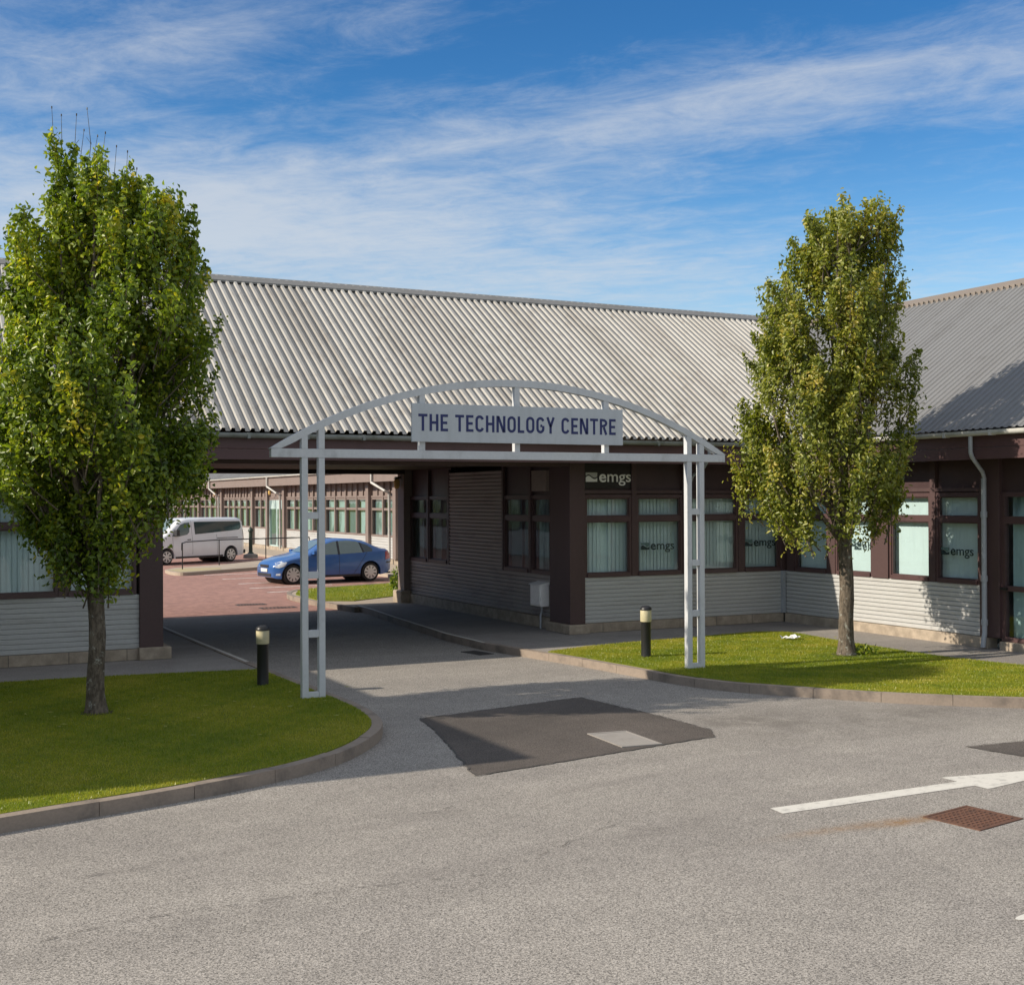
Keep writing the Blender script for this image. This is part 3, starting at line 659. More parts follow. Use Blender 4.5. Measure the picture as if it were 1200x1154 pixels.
def cover(name, label, cat, P4, z, mat, grid, rimmat=None):
    cx = sum(p[0] for p in P4)/4; cy = sum(p[1] for p in P4)/4
    t = thing(name, label, cat, (cx, cy, z)); e1 = Vector((P4[1][0]-P4[0][0], P4[1][1]-P4[0][1])); e2 = Vector((P4[3][0]-P4[0][0], P4[3][1]-P4[0][1]))
    def Q(a, b): v = Vector((P4[0][0]-cx, P4[0][1]-cy))+e1*a+e2*b; return (v.x, v.y)
    fr = MB()
    for a0, a1, b0, b1 in ((0, 1, 0, .05), (0, 1, .95, 1), (0, .05, .05, .95), (.95, 1, .05, .95)):
        fr.prism([Q(a0, b0), Q(a1, b0), Q(a1, b1), Q(a0, b1)], -.02, .006)
    fr.build('frame', rimmat or mat, t)
    pl = MB(); pl.prism([Q(.055, .055), Q(.945, .055), Q(.945, .945), Q(.055, .945)], -.02, .003)
    if grid:
        for i in range(grid):
            for j in range(grid):
                a = .08+.84*(i+.15)/grid; b = .08+.84*(j+.15)/grid; d = .84*.62/grid
                pl.prism([Q(a, b), Q(a+d, b), Q(a+d, b+d), Q(a, b+d)], .003, .0075)
    pl.build('plate', mat, t); return t
cover('manhole_cover', 'rusty brown square manhole cover beside the white road arrow', 'manhole cover', [(7.93, 8.02), (8.01, 7.47), (8.64, 7.60), (8.55, 8.13)], ZR+.003, 'rust', 9)
cover('inspection_cover', 'pale grey concrete cover set in the dark tarmac patch', 'cover', [(7.30, 12.62), (7.24, 11.76), (7.70, 11.76), (7.79, 12.56)], ZR+.008, 'concrete', 0)
def grate(label, x, y, rz, w=.75, l=.42):
    t = thing('drain_grate', label, 'drain grate', (x, y, ZR+.004), rz, 'drain grates in the drive'); m_ = MB()
    m_.box(-w/2, w/2, -l/2, -l/2+.03, -.02, .006); m_.box(-w/2, w/2, l/2-.03, l/2, -.02, .006); m_.box(-w/2, -w/2+.03, -l/2+.03, l/2-.03, -.02, .006); m_.box(w/2-.03, w/2, -l/2+.03, l/2-.03, -.02, .006)
    m_.build('frame', 'iron', t); b = MB()
    for k in range(9): a = -w/2+.06+k*(w-.12)/8; b.box(a-.018, a+.018, -l/2+.03, l/2-.03, -.02, .004)
    b.build('grid', 'iron', t)
grate('dark iron drain grate in the red paving, farther from the passage', 8.65, 32.4, 0)
grate('dark iron drain grate in the red paving just beyond the passage', 9.0, 31.1, 0, .9)
grate('dark drain grate at the foot of the passage kerb by the lawn corner', 9.45, 20.2, R(100), .6, .3)

# ------------------------------------------------------------------ front wing with the covered passage
FA = Fr('A', 21.2); FP = Fr('B', 12.05); FB = Fr('B', 17.1)
bA = thing('office_building', 'long single-storey wing with pale ribbed roof and a covered drive through it', 'building', (8, 25.6, 0))
def P_(o, par):                       # keep geometry in world coordinates under a root that stands elsewhere
    return o
class Root:
    pass
bA.location = (0, 0, 0)
RY, RZ = 25.65, 7.15; EY, EZ = 20.45, 3.735
wall_run(bA, FA, -14, 3.8, None)
wall_run(bA, FA, 12.2, 17.02, None)
# corner strip where the cladding of the two wings meets
m_ = MB(); m_.box(16.98, 17.06, 21.12, 21.19, .19, ZS); m_.build('corner_strip', 'pipe', bA)
column(bA, FA, 16.98, 17.2, .03, ZS, 3.34)
# left part windows
sL = [(2.65, 3.76), (1.45, 2.55), (-.10, 1.0), (-1.25, -.15), (-2.75, -1.65), (-3.9, -2.8)]
for k, (a, b) in enumerate(sL): window(bA, FA, a, b, poster=(k == 0))
for a, b in ((2.55, 2.65), (1.0, 1.45), (-.15, -.10), (-1.65, -1.25), (-2.8, -2.75), (-14, -3.9)): mullion(bA, FA, a, b)
# left pillar beside the drive with its stone block
m_ = MB(); m_.box(3.8, 4.18, 21.13, 21.95, .19, 3.34); m_.build('pillar', 'brown', bA, bevel=.01)
m_ = MB(); m_.box(3.78, 4.30, 21.06, 22.05, -.1, .20); m_.build('pillar_base', 'stone_x', bA, bevel=.015)
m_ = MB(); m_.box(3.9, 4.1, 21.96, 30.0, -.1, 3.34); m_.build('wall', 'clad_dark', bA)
# right part windows
wr = [(12.22, 13.29, None, [(.38, .56)]), (13.40, 14.50, (13.53, 1.58, .132), [(.86, .99)]), (14.60, 15.88, None, [(.30, .46), (.98, 1.02)]), (16.0, 16.98, (16.08, 1.60, .132), None)]
for a, b, lg, op in wr: window(bA, FA, a, b, logo=lg, open_at=op)
# second lettering behind the white post
for a, b in ((13.29, 13.40), (14.50, 14.60), (15.88, 16.0)): mullion(bA, FA, a, b)
# corner pillar
m_ = MB(); m_.box(11.86, 12.2, 21.13, 21.95, .18, 3.34); m_.build('pillar', 'brown', bA, bevel=.008)
m_ = MB(); m_.box(11.80, 12.26, 21.05, 22.02, -.1, .178); m_.build('pillar_base', 'stone_x', bA, bevel=.02)
# shop board above the first window
m_ = MB(); fbox(m_, FA, 12.21, 13.31, -.04, -.005, 2.80, 3.31); bd = m_.build('name_board', 'signblack', bA)
emgs(FA, 12.26, -.003, 2.93, .172, bd, False)
# passage wall (faces the drive)
p = MB(); fbox(p, FP, -30.05, -21.95, -.15, .07, -.14, .22); p.build('plinth', 'stone_y', bA, bevel=.01)
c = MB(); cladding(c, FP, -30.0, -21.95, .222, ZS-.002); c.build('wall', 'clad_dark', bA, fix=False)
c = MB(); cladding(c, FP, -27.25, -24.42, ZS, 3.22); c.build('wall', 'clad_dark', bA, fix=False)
for a, b in ((-30, -27.25), (-24.42, -21.95)):
    u_ = MB(); fbox(u_, FP, a, b, -.14, -.03, 2.682, 3.34); u_.build('wall', 'panel', bA)
for a, b in ((-29.72, -28.58), (-28.5, -27.35), (-24.35, -23.15), (-23.07, -21.97)): window(bA, FP, a, b, glass='glass', blind='curtain')
for a, b in ((-30.0, -29.72), (-28.58, -28.5), (-27.35, -27.25), (-24.42, -24.35), (-23.15, -23.07)): mullion(bA, FP, a, b)
v_ = MB(); fbox(v_, FP, -22.98, -22.36, -.03, .05, 2.76, 3.18); vo = v_.build('vent', 'tan', bA)
sl_ = MB()
for k in range(9): fbox(sl_, FP, -22.94, -22.40, .05, .068, 2.79+k*.041, 2.812+k*.041)
sl_.build('vent_slats', 'tan', vo)
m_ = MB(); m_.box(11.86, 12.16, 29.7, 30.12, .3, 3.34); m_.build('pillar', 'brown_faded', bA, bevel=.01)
m_ = MB(); m_.box(11.74, 12.3, 29.62, 30.2, -.1, .30); m_.build('pillar_base', 'stone_y', bA, bevel=.04)
m_ = MB(); m_.box(3.8, 4.15, 29.7, 30.12, .2, 3.34); m_.build('pillar', 'brown', bA, bevel=.01)
# ceiling of the drive, beams, back fascia
m_ = MB(); m_.box(-14, 17.0, 21.35, 29.95, 3.345, 3.42)
m_.build('ceiling', 'ceiling', bA)
m_ = MB(); m_.box(-14, 16.9, 29.96, 30.7, 3.26, 3.70); m_.build('fascia', 'fascia', bA)
for a, b in ((-14, 3.79), (12.17, 16.9)):
    m_ = MB(); m_.box(a, b, 29.9, 30.1, -.1, 3.26); m_.build('wall', 'clad', bA)
# room floor and ceiling so the windows look into closed rooms
m_ = MB()
m_.box(-13.9, 3.85, 21.5, 29.8, .0, .06); m_.box(12.2, 17.3, 21.5, 29.8, .0, .06)
m_.box(-13.9, 3.85, 24.5, 24.6, .06, 3.3); m_.box(13.4, 17.3, 24.5, 24.6, .06, 3.3); m_.box(13.3, 13.4, 24.5, 29.8, .06, 3.3)
m_.build('interior', 'room', bA)
# fascia boards, soffit, gutter
m_ = MB(); m_.box(-14, 16.52, 20.53, 20.575, 3.455, 3.66); m_.box(-14, 16.52, 20.535, 20.58, 3.275, 3.447); m_.build('fascia', 'fascia', bA)
m_ = MB(); m_.box(-14, 17.2, 20.581, 21.34, 3.32, 3.345); m_.build('soffit', 'ceiling', bA)
m_ = MB(); m_.box(4.18, 11.85, 21.14, 21.5, 3.22, 3.319); m_.build('beam', 'brown', bA)
m_ = MB(); m_.box(4.3, 11.85, 29.6, 29.95, 3.24, 3.344); m_.build('beam', 'ceiling', bA)
gutter(bA, FA, -14, 16.36, 21.2-20.45, 3.68, 'gutter')
downpipe(bA, [(14.62, 20.42, 3.62), (14.62, 20.42, 3.42), (14.62, 20.6, 3.22), (14.62, 21.0, 3.05), (14.62, 21.08, 2.9), (14.62, 21.08, .1)], .035)
ribbed_roof(bA, 'roof', 'roof_a', 'X', -14, 21.6, EY, EZ, RY, RZ, valley=lambda a, e: max(e, e+(a-16.42)*1.0) if a > 16.42 else e)
ribbed_roof(bA, 'roof', 'roof_a', 'X', -14, 21.6, 30.85, EZ, RY, RZ)
m_ = MB()
pr = [(RY-.26, RZ-.125), (RY-.26, RZ-.085), (RY, RZ+.065), (RY+.26, RZ-.085), (RY+.26, RZ-.125)]
for (ya, za), (yb, zb) in zip(pr, pr[1:]): m_.quad((-14, ya, za), (21.7, ya, za), (21.7, yb, zb), (-14, yb, zb))
rc = m_.build('ridge_cap', 'cap_a', bA, fix=False)

# ------------------------------------------------------------------ right wing
bB = thing('office_building', 'right-hand wing with grey ribbed roof, lettered windows and a glazed door', 'building')
wall_run(bB, FB, -21.14, -15.72, None, stone='stone_y')
wall_run(bB, FB, -12.9, -7.0, None, stone='stone_y')
wb = [(-20.86, -19.82, None), (-19.60, -18.55, (-19.25, 1.64, .132)), (-18.10, -17.05, None), (-16.92, -15.90, (-16.83, 1.57, .125)),
      (-12.6, -11.5, None), (-11.4, -10.3, None), (-9.8, -8.7, None), (-8.6, -7.5, None)]
for a, b, lg in wb: window(bB, FB, a, b, logo=lg)
for a, b in ((-21.1, -20.86), (-19.82, -19.60), (-17.05, -16.92), (-11.5, -11.4), (-8.7, -8.6)): mullion(bB, FB, a, b)
mullion(bB, FB, -18.55, -18.10, .05); mullion(bB, FB, -10.3, -9.8, .05); mullion(bB, FB, -7.5, -7.0, .05)
for a in (-19.71, -16.985):      # battens over the panels and the lit rail under them
    m_ = MB(); fbox(m_, FB, a-.04, a+.04, -.04, .035, 2.765, 3.3); m_.build('batten', 'brown', bB)
column(bB, FB, -15.88, -15.45, .05); column(bB, FB, -12.95, -12.6, .05)
# glazed entrance
u_ = MB(); fbox(u_, FB, -15.45, -12.95, -.14, -.04, 2.682, 3.34); u_.build('wall', 'panel', bB)
m_ = MB(); fbox(m_, FB, -15.45, -12.95, -.3, .06, -.1, .14); m_.build('doorstep', 'stone_y', bB, bevel=.01)
for a, b in ((-15.45, -14.25), (-14.25, -12.95)):
    m_ = MB(); j = .08
    fbox(m_, FB, a, a+j, -.10, .0, .145, 2.68); fbox(m_, FB, b-j, b, -.10, .0, .145, 2.68)
    for z0, z1 in ((.145, .22), (1.0, 1.09), (2.14, 2.27), (2.6, 2.68)): fbox(m_, FB, a+j, b-j, -.10, -.002, z0, z1)
    d = m_.build('door', 'sash', bB); q = MB()
    for z0, z1 in ((.22, 1.0), (1.09, 2.14), (2.27, 2.6)): q.quad(FB.P(a+j, -.05, z0), FB.P(b-j, -.05, z0), FB.P(b-j, -.05, z1), FB.P(a+j, -.05, z1))
    q.build('pane', 'glass', d)
    q = MB(); n = 12
    for k in range(n):
        s = a+j+(b-a-2*j)*k/n; e = s+(b-a-2*j)/n*1.02; q.quad(FB.P(s, -.2, .18), FB.P(e, -.23, .18), FB.P(e, -.23, 2.62), FB.P(s, -.2, 2.62))
    q.build('blind', 'curtain', d, fix=False)
    q = MB(); fbox(q, FB, a+.02, a+.14, .0, .05, 1.02, 1.06); q.build('handle', 'black', d)
m_ = MB(); m_.box(17.3, 20, 7.0, 21.1, .0, .06); m_.box(19.0, 19.1, 7, 24, .06, 3.3); m_.box(17.0, 26, 6.9, 7.0, -.1, 3.34); m_.build('interior', 'room', bB)
m_ = MB(); m_.box(25.8, 25.95, 7.0, 60, -.1, 3.3); m_.build('wall', 'clad', bB)
EX, EXR = 16.42, 21.5
m_ = MB(); m_.box(16.525, 16.57, 6.8, 20.53, 3.435, 3.66); m_.box(16.53, 16.575, 6.8, 20.53, 3.235, 3.427); m_.build('fascia', 'fascia', bB)
m_ = MB(); m_.box(16.576, 17.24, 6.8, 21.2, 3.300, 3.318); m_.build('soffit', 'ceiling', bB)
FBE = Fr('B', 17.1)
gutter(bB, FBE, -20.42, -6.8, 17.1-16.40, 3.68, 'gutter_w')
downpipe(bB, [(16.42, 15.47, 3.64), (16.42, 15.47, 3.36), (16.46, 15.48, 3.28), (16.90, 15.66, 3.03), (16.97, 15.69, 2.93), (16.97, 15.7, 2.8)], .036, 'pipe')
downpipe(bB, [(16.97, 15.7, 2.92), (16.97, 15.7, .25), (16.95, 15.7, .18), (16.93, 15.7, .02)], .045, 'pipe', joints=[(2.3, (16.97, 15.7)), (1.2, (16.97, 15.7)), (.45, (16.97, 15.7))])
ribbed_roof(bB, 'roof', 'roof_b', 'Y', 6.8, 25.65, EX, EZ, EXR, RZ, pitch=.152, depth=.02, valley=lambda a, e: e+max(0, a-20.45)*(EXR-EX)/(RY-EY))
ribbed_roof(bB, 'roof', 'roof_b', 'Y', 6.8, 60, 26.58, EZ, EXR, RZ, pitch=.152, depth=.03)
m_ = MB()
pr = [(EXR-.26, RZ-.14), (EXR-.26, RZ-.105), (EXR, RZ+.045), (EXR+.26, RZ-.105), (EXR+.26, RZ-.14)]
for (ya, za), (yb, zb) in zip(pr, pr[1:]): m_.quad((ya, 6.8, za), (ya, 25.9, za), (yb, 25.9, zb), (yb, 6.8, zb))
tabs = m_; y = 6.9
while y < 25.4: tabs.box(EXR-.30, EXR-.262, y, y+.07, RZ-.21, RZ-.11); y += .152
tabs.build('ridge_cap', 'cap_b', bB, fix=False)
m_ = MB(); m_.quad((16.45, 20.47, 3.75), (16.62, 20.36, 3.80), (21.62, 25.55, 7.2), (21.42, 25.72, 7.2)); m_.build('valley_flashing', 'cap_a', bB)

# ------------------------------------------------------------------ far wing across the courtyard
bD = thing('office_building', 'sunlit far wing across the red-paved courtyard, seen under the passage', 'building')
FD = Fr('B', 18.6)
DY0, DY1 = 31.0, 92.0
p = MB(); fbox(p, FD, -DY1, -DY0, -.2, .06, -.14, .18); p.build('plinth', 'stone_y', bD)
c = MB(); cladding(c, FD, -DY1, -DY0, .182, ZS-.002, pitch=.11); c.build('wall', 'clad', bD, fix=False)
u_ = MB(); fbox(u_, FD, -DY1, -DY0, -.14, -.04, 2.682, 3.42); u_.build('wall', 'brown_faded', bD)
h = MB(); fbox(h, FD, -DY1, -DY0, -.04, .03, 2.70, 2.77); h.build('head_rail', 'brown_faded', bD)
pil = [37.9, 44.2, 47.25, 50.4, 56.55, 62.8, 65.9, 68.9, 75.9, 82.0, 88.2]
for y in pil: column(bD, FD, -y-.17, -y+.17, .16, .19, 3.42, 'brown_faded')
edges = [31.2]+pil+[91.8]
for a, b in zip(edges, edges[1:]):
    if abs(a-62.8) < .1:      # the entrance bay
        for s0, s1 in ((-65.73, -64.35), (-64.35, -62.97)):
            m_ = MB(); fbox(m_, FD, s0, s0+.12, -.1, .03, .15, 2.68); fbox(m_, FD, s1-.12, s1, -.1, .03, .15, 2.68)
            for z0, z1 in ((.15, .25), (1.0, 1.1), (2.14, 2.27), (2.6, 2.68)): fbox(m_, FD, s0+.12, s1-.12, -.1, .03, z0, z1)
            d = m_.build('door', 'brown_faded', bD); q = MB(); q.quad(FD.P(s0+.12, .033, .25), FD.P(s1-.12, .033, .25), FD.P(s1-.12, .033, 2.14), FD.P(s0+.12, .033, 2.14)); q.build('pane', 'glass_dim', d)
            q = MB(); fbox(q, FD, s0, s1, .031, .032, .18, 2.6); q.build('blind', 'curtain', d)
        continue
    L0, L1 = a+.17, b-.17; n = max(1, round((L1-L0)/1.42)); p_ = (L1-L0)/n
    for k in range(n):
        s1 = -(L0+k*p_)-.03; s0 = -(L0+(k+1)*p_)+.03
        window(bD, FD, s0, s1, blind='dim', glass='glass', frame='brown_faded', simple=True)
        if k: mullion(bD, FD, -(L0+k*p_)-.06, -(L0+k*p_)+.06, .05, 'brown_faded')
    for k in range(n*1): 
        s = -(L0+(k+.5)*p_); m_ = MB(); fbox(m_, FD, s-.035, s+.035, -.04, .02, 2.77, 3.38); m_.build('batten', 'brown_faded', bD)
m_ = MB(); m_.box(18.8, 21.5, DY0, DY1, 0, .06); m_.box(21, 21.1, DY0, DY1, .06, 3.4); m_.box(18.4, 26, DY0-.1, DY0, -.1, 3.4); m_.box(18.4, 26, DY1, DY1+.1, -.1, 3.4); m_.build('interior', 'room', bD)
m_ = MB(); m_.box(18.02, 18.06, DY0, DY1, 3.33, 3.78); m_.build('fascia', 'brown_faded', bD)
m_ = MB(); m_.box(18.061, 18.75, DY0, DY1, 3.42, 3.44); m_.build('soffit', 'ceiling', bD)
gutter(bD, Fr('B', 18.6), -DY1, -DY0, .66, 3.82, 'gutter_w', 9.)
ribbed_roof(bD, 'roof', 'roof_b', 'Y', DY0, DY1, 17.95, 3.84, 22.6, 7.0, pitch=.3, depth=.04)
ribbed_roof(bD, 'roof', 'roof_b', 'Y', DY0, DY1, 27.2, 3.84, 22.6, 7.0, pitch=.3, depth=.04)
for y0, y1 in ((76.8, 76.2), (64.0, 63.1), (48.5, 47.6)):
    downpipe(bD, [(17.95, y0, 3.8), (17.95, y0, 3.3), (18.2, y1, 2.95), (18.38, y1, 2.85), (18.38, y1, .1)], .055, 'gutter_w', joints=[(1.2, (18.38, y1))])
def wall_lamp(label, x, y, z, side):
    t = thing('wall_lamp', label, 'wall lamp', (x, y, z), 0, 'amber wall lamps'); m_ = MB(); m_.box(side*.0, side*.14, -.05, .05, .12, .16); m_.lathe((side*.1, 0, 0), [(.07, .12), (.09, .10), (.03, .16)][:2], 10)
    m_.build('bracket', 'black', t); q = MB(); q.lathe((side*.1, 0, 0), [(.05, -.14), (.075, -.08), (.08, .04), (.05, .1)], 10); q.build('lamp_shade', 'amber', t)
wall_lamp('small amber lamp under the eave beside the far glazed door', 18.42, 64.8, 3.02, -1)
wall_lamp('small amber lamp at the far left end of the courtyard wing', 18.42, 76.9, 3.02, -1)
wall_lamp('small amber lamp on the rear pillar of the passage', 11.85, 29.9, 3.02, -1)

# ------------------------------------------------------------------ unseen wing on the courtyard's left, added for reflections in the passage windows
bE = thing('office_building', 'brown and white wing added out of view, left of the courtyard, for window reflections', 'building')
m_ = MB(); m_.box(-8, -3.2, 31, 90, -.1, 1.1); m_.build('wall', 'clad', bE)
m_ = MB(); m_.box(-8, -3.25, 31, 90, 1.1, 3.6); m_.build('wall', 'brown', bE)
for k in range(24):
    y = 32+k*2.4; m_ = MB(); m_.box(-3.24, -3.2, y, y+1.7, 1.15, 2.6); wn = m_.build('window', 'sash', bE); q = MB(); q.box(-3.199, -3.19, y+.07, y+1.63, 1.2, 2.55); q.build('pane', 'carglass_light', wn)
ribbed_roof(bE, 'roof', 'roof_b', 'Y', 31, 90, -2.6, 3.7, -6.5, 6.9, pitch=.4, depth=.04)

# ------------------------------------------------------------------ flat-roofed block beside the left lawn (casts the lawn's shade)
bC = thing('office_block', 'plain flat-roofed block on the left whose shade covers the near lawn', 'building')
CX, CY0, CZ = -1.5, 12.9, 4.33
FC = Fr('B', CX)
m_ = MB(); m_.box(-14, CX-.1, CY0+.1, 21.15, -.1, CZ-.1); m_.build('wall', 'clad', bC)
m_ = MB(); m_.box(-14.05, CX, CY0, 21.17, CZ-.35, CZ); m_.build('roof', 'fascia', bC)
m_ = MB(); m_.box(-14.05, CX-.02, CY0+.02, 20.3, -.14, .2); m_.build('plinth', 'stone_y', bC)
for k in range(4):
    a = 14.0+k*1.5; m_ = MB(); m_.box(CX-.12, CX-.06, a, a+1.2, 1.1, 2.6); wn = m_.build('window', 'sash', bC); q = MB(); q.box(CX-.059, CX-.05, a+.06, a+1.14, 1.16, 2.54); q.build('pane', 'carglass_light', wn)

# ------------------------------------------------------------------ arch with the sign
ar = thing('entrance_arch', 'white painted steel arch with ladder posts spanning the drive and carrying a sign', 'arch', (8.1, 15.95, 0))
ax = 8.1
def arc_z(x): return 4.285-(6.86-math.sqrt(max(0, 6.86**2-(x-8.1)**2)))
def abox(nm, x0, x1, y0, y1, z0, z1, par=ar, mat='white', bev=.004):
    m_ = MB(); m_.box(x0-ax, x1-ax, y0, y1, z0, z1); return m_.build(nm, mat, par, bevel=bev)
PY0, PY1 = -.045, .045
for (a, b) in ((4.925, 5.010), (5.155, 5.240), (10.975, 11.062), (11.205, 11.292)):
    for za, zb in ((-.05, 3.154), (3.271, arc_z((a+b)/2)-.085)):
        abox('post', a, b, PY0, PY1, za, zb)
for (a, b) in ((5.011, 5.154), (11.063, 11.204)):
    for z0, z1 in ((0.005, .085), (.80, .895), (1.57, 1.66), (2.35, 2.44)): abox('rung', a, b, PY0+.004, PY1-.004, z0, z1)
abox('crossbeam', 4.52, 11.68, PY0-.003, PY1+.003, 3.155, 3.27)
m_ = MB(); n = 48; prev = None
xs = [4.50+(11.70-4.50)*k/n for k in range(n+1)]
for k in range(n):
    q = []
    for x in (xs[k], xs[k+1]):
        zt = arc_z(x); q.append((x-ax, zt, max(zt-.10, 3.272)))
    (xa, ta, ba), (xb, tb, bb_) = q
    if tb - bb_ < .01 and ta-ba < .01: continue
    m_.hexa([(xa, PY0-.004, ba), (xb, PY0-.004, bb_), (xb, PY1+.004, bb_), (xa, PY1+.004, ba), (xa, PY0-.004, ta), (xb, PY0-.004, tb), (xb, PY1+.004, tb), (xa, PY1+.004, ta)])
m_.build('arc_beam', 'white', ar)
for x in (6.63, 8.085, 9.555):
    abox('strut', x-.042, x+.042, PY0+.003, PY1-.003, 3.271, arc_z(x)-.09)
sg = abox('sign_board', 6.46, 9.81, -.085, -.052, 3.385, 3.91, mat='sign', bev=.003)
# condensed lettering drawn with even strokes
ST = .036
def stroke(mb, pts, w, closed=False):
    n = len(pts); L_ = []; Rr = []
    for k, p in enumerate(pts):
        a = Vector(pts[k-1] if (k or closed) else p); b = Vector(pts[(k+1) % n] if (k < n-1 or closed) else p); p = Vector(p)
        d1 = (p-a).normalized() if (p-a).length > 1e-6 else (b-p).normalized(); d2 = (b-p).normalized() if (b-p).length > 1e-6 else d1
        nrm = Vector((-(d1+d2).y, (d1+d2).x)).normalized(); c = max(.35, nrm.dot(Vector((-d1.y, d1.x)))); L_.append(p+nrm*w/2/c); Rr.append(p-nrm*w/2/c)
    rng_ = range(n if closed else n-1)
    for k in rng_:
        j = (k+1) % n; mb.hexa([(Rr[k].x, -.0885, Rr[k].y), (Rr[j].x, -.0885, Rr[j].y), (Rr[j].x, -.0851, Rr[j].y), (Rr[k].x, -.0851, Rr[k].y), (L_[k].x, -.0885, L_[k].y), (L_[j].x, -.0885, L_[j].y), (L_[j].x, -.0851, L_[j].y), (L_[k].x, -.0851, L_[k].y)])
def arcp(cx, cy, rx, ry, a0, a1, n=7): return [(cx+rx*math.cos(R(a0+(a1-a0)*k/n)), cy+ry*math.sin(R(a0+(a1-a0)*k/n))) for k in range(n+1)]
def glyph(ch, w, h):
    r_ = w/2; e = ST/2; H_ = h-e; W = w
    rr = r_-e
    if ch == 'T': return [([(0, H_), (W, H_)], 0), ([(W/2, H_-e), (W/2, 0)], 0)]
    if ch == 'H': return [([(e, 0), (e, h)], 0), ([(W-e, 0), (W-e, h)], 0), ([(2*e, h/2), (W-2*e, h/2)], 0)]
    if ch == 'E': return [([(e, 0), (e, h)], 0), ([(2*e, H_), (W, H_)], 0), ([(2*e, h/2), (W*.9, h/2)], 0), ([(2*e, e), (W, e)], 0)]
    if ch == 'N': return [([(e, 0), (e, h)], 0), ([(W-e, 0), (W-e, h)], 0), ([(1.6*e, h-e*.4), (W-1.6*e, e*.4)], 0)]
    if ch == 'L': return [([(e, 0), (e, h)], 0), ([(2*e, e), (W, e)], 0)]
    if ch == 'Y': return [([(e, h), (W/2, h*.42)], 0), ([(W-e, h), (W/2, h*.42)], 0), ([(W/2, h*.44), (W/2, 0)], 0)]
    if ch == 'O': return [(arcp(r_, h-r_, rr, rr, 0, 180)+arcp(r_, r_, rr, rr, 180, 360), 1)]
    if ch == 'C': return [(arcp(r_, h-r_, rr, rr, 10, 180)+arcp(r_, r_, rr, rr, 180, 350), 0)]
    if ch == 'G': return [(arcp(r_, h-r_, rr, rr, 10, 180)+arcp(r_, r_, rr, rr, 180, 360)+[(W-e, h*.46)], 0), ([(W-2*e, h*.46), (W*.5, h*.46)], 0)]
    if ch == 'R': return [([(e, 0), (e, h)], 0), ([(2*e, H_)]+arcp(W-.062-e, h-.062, .062, .062-e, 90, -90)+[(2*e, h-.124+e)], 0), ([(W*.52, h-.124), (W-e, 0)], 0)]
    return []
LET = MB(); Xc = 6.553-ax; z0l = 3.535; hl = .232; wd = {'T': .15, 'H': .148, 'E': .125, 'C': .146, 'N': .158, 'O': .148, 'L': .115, 'G': .146, 'Y': .155, 'R': .142, ' ': .052}; sp = .036
TXT = 'THE TECHNOLOGY CENTRE'
tot = sum(wd[c]*1.0 for c in TXT)+sp*(len(TXT)-1); kx = (9.685-6.553)/tot
cx_ = 0
for ch in TXT:
    for pts, cl_ in glyph(ch, wd[ch]*kx, hl): stroke(LET, [(Xc+cx_+x, z0l+y) for x, y in pts], ST, bool(cl_))
    cx_ += (wd[ch]+sp)*kx
LET.build('lettering', 'navy', sg)

# ------------------------------------------------------------------ bollards, cabinet, litter
def bollard(label, x, y):
    t = thing('bollard_light', label, 'bollard light', (x, y, 0), 0, 'black bollard lights on the lawns')
    m_ = MB(); m_.lathe((0, 0, 0), [(.085, -.05), (.083, 0), (.080, .02), (.080, .575), (.086, .585)], 24); m_.build('post', 'black', t, smooth=True)
    m_ = MB(); m_.lathe((0, 0, 0), [(.088, .586), (.092, .60), (.092, .765), (.088, .775)], 24); m_.build('lens', 'lens', t, smooth=True)
    m_ = MB(); m_.lathe((0, 0, 0), [(.098, .776), (.099, .79), (.085, .822), (.05, .842), (.01, .848)], 24); m_.build('cap', 'black', t, smooth=True)
bollard('black bollard light with cream lens on the shaded lawn left of the arch', 4.81, 17.39)
bollard('black bollard light with cream lens on the sunny lawn right of the drive', 11.22, 17.46)
t = thing('meter_cabinet', 'pale grey meter cabinet on the passage wall beside the corner pillar', 'meter cabinet', (11.94, 22.5, 0))
m_ = MB(); m_.box(-.11, .085, -.22, .24, .44, .88); m_.build('cabinet', 'boxwhite', t, bevel=.012)
m_ = MB(); m_.hexa([(-.145, -.235, .87), (.085, -.235, .87), (.085, .255, .87), (-.145, .255, .87), (-.13, -.235, .885), (.085, -.235, .935), (.085, .255, .935), (-.13, .255, .885)]); m_.build('lid', 'boxwhite', t)
m_ = MB(); m_.box(-.122, -.111, -.19, .21, .47, .86); m_.build('door', 'boxwhite', t, bevel=.004)
m_ = MB(); m_.tube([(-.02, -.1, .44), (-.02, -.1, .36), (-.06, -.12, .25), (-.06, -.12, -.01)], .02, 8); m_.build('pipe', 'pipe', t, smooth=True)
lit = MB(); rr = random.Random(5)
for k in range(5):
    a = k*.07; lit.quad((a, rr.uniform(-.02, .02), rr.uniform(.0, .03)), (a+.08, rr.uniform(-.02, .02), rr.uniform(.02, .06)), (a+.08+rr.uniform(-.02, .02), .12+rr.uniform(0, .05), rr.uniform(.03, .09)), (a, .12+rr.uniform(0, .04), rr.uniform(.03, .09)))
lo_ = lit.build('litter', 'paper', loc=(14.65, 18.25, .02)); lo_.rotation_euler = (0, 0, -.3)
tag(lo_, 'crumpled white paper litter lying on the sunny lawn', 'litter')

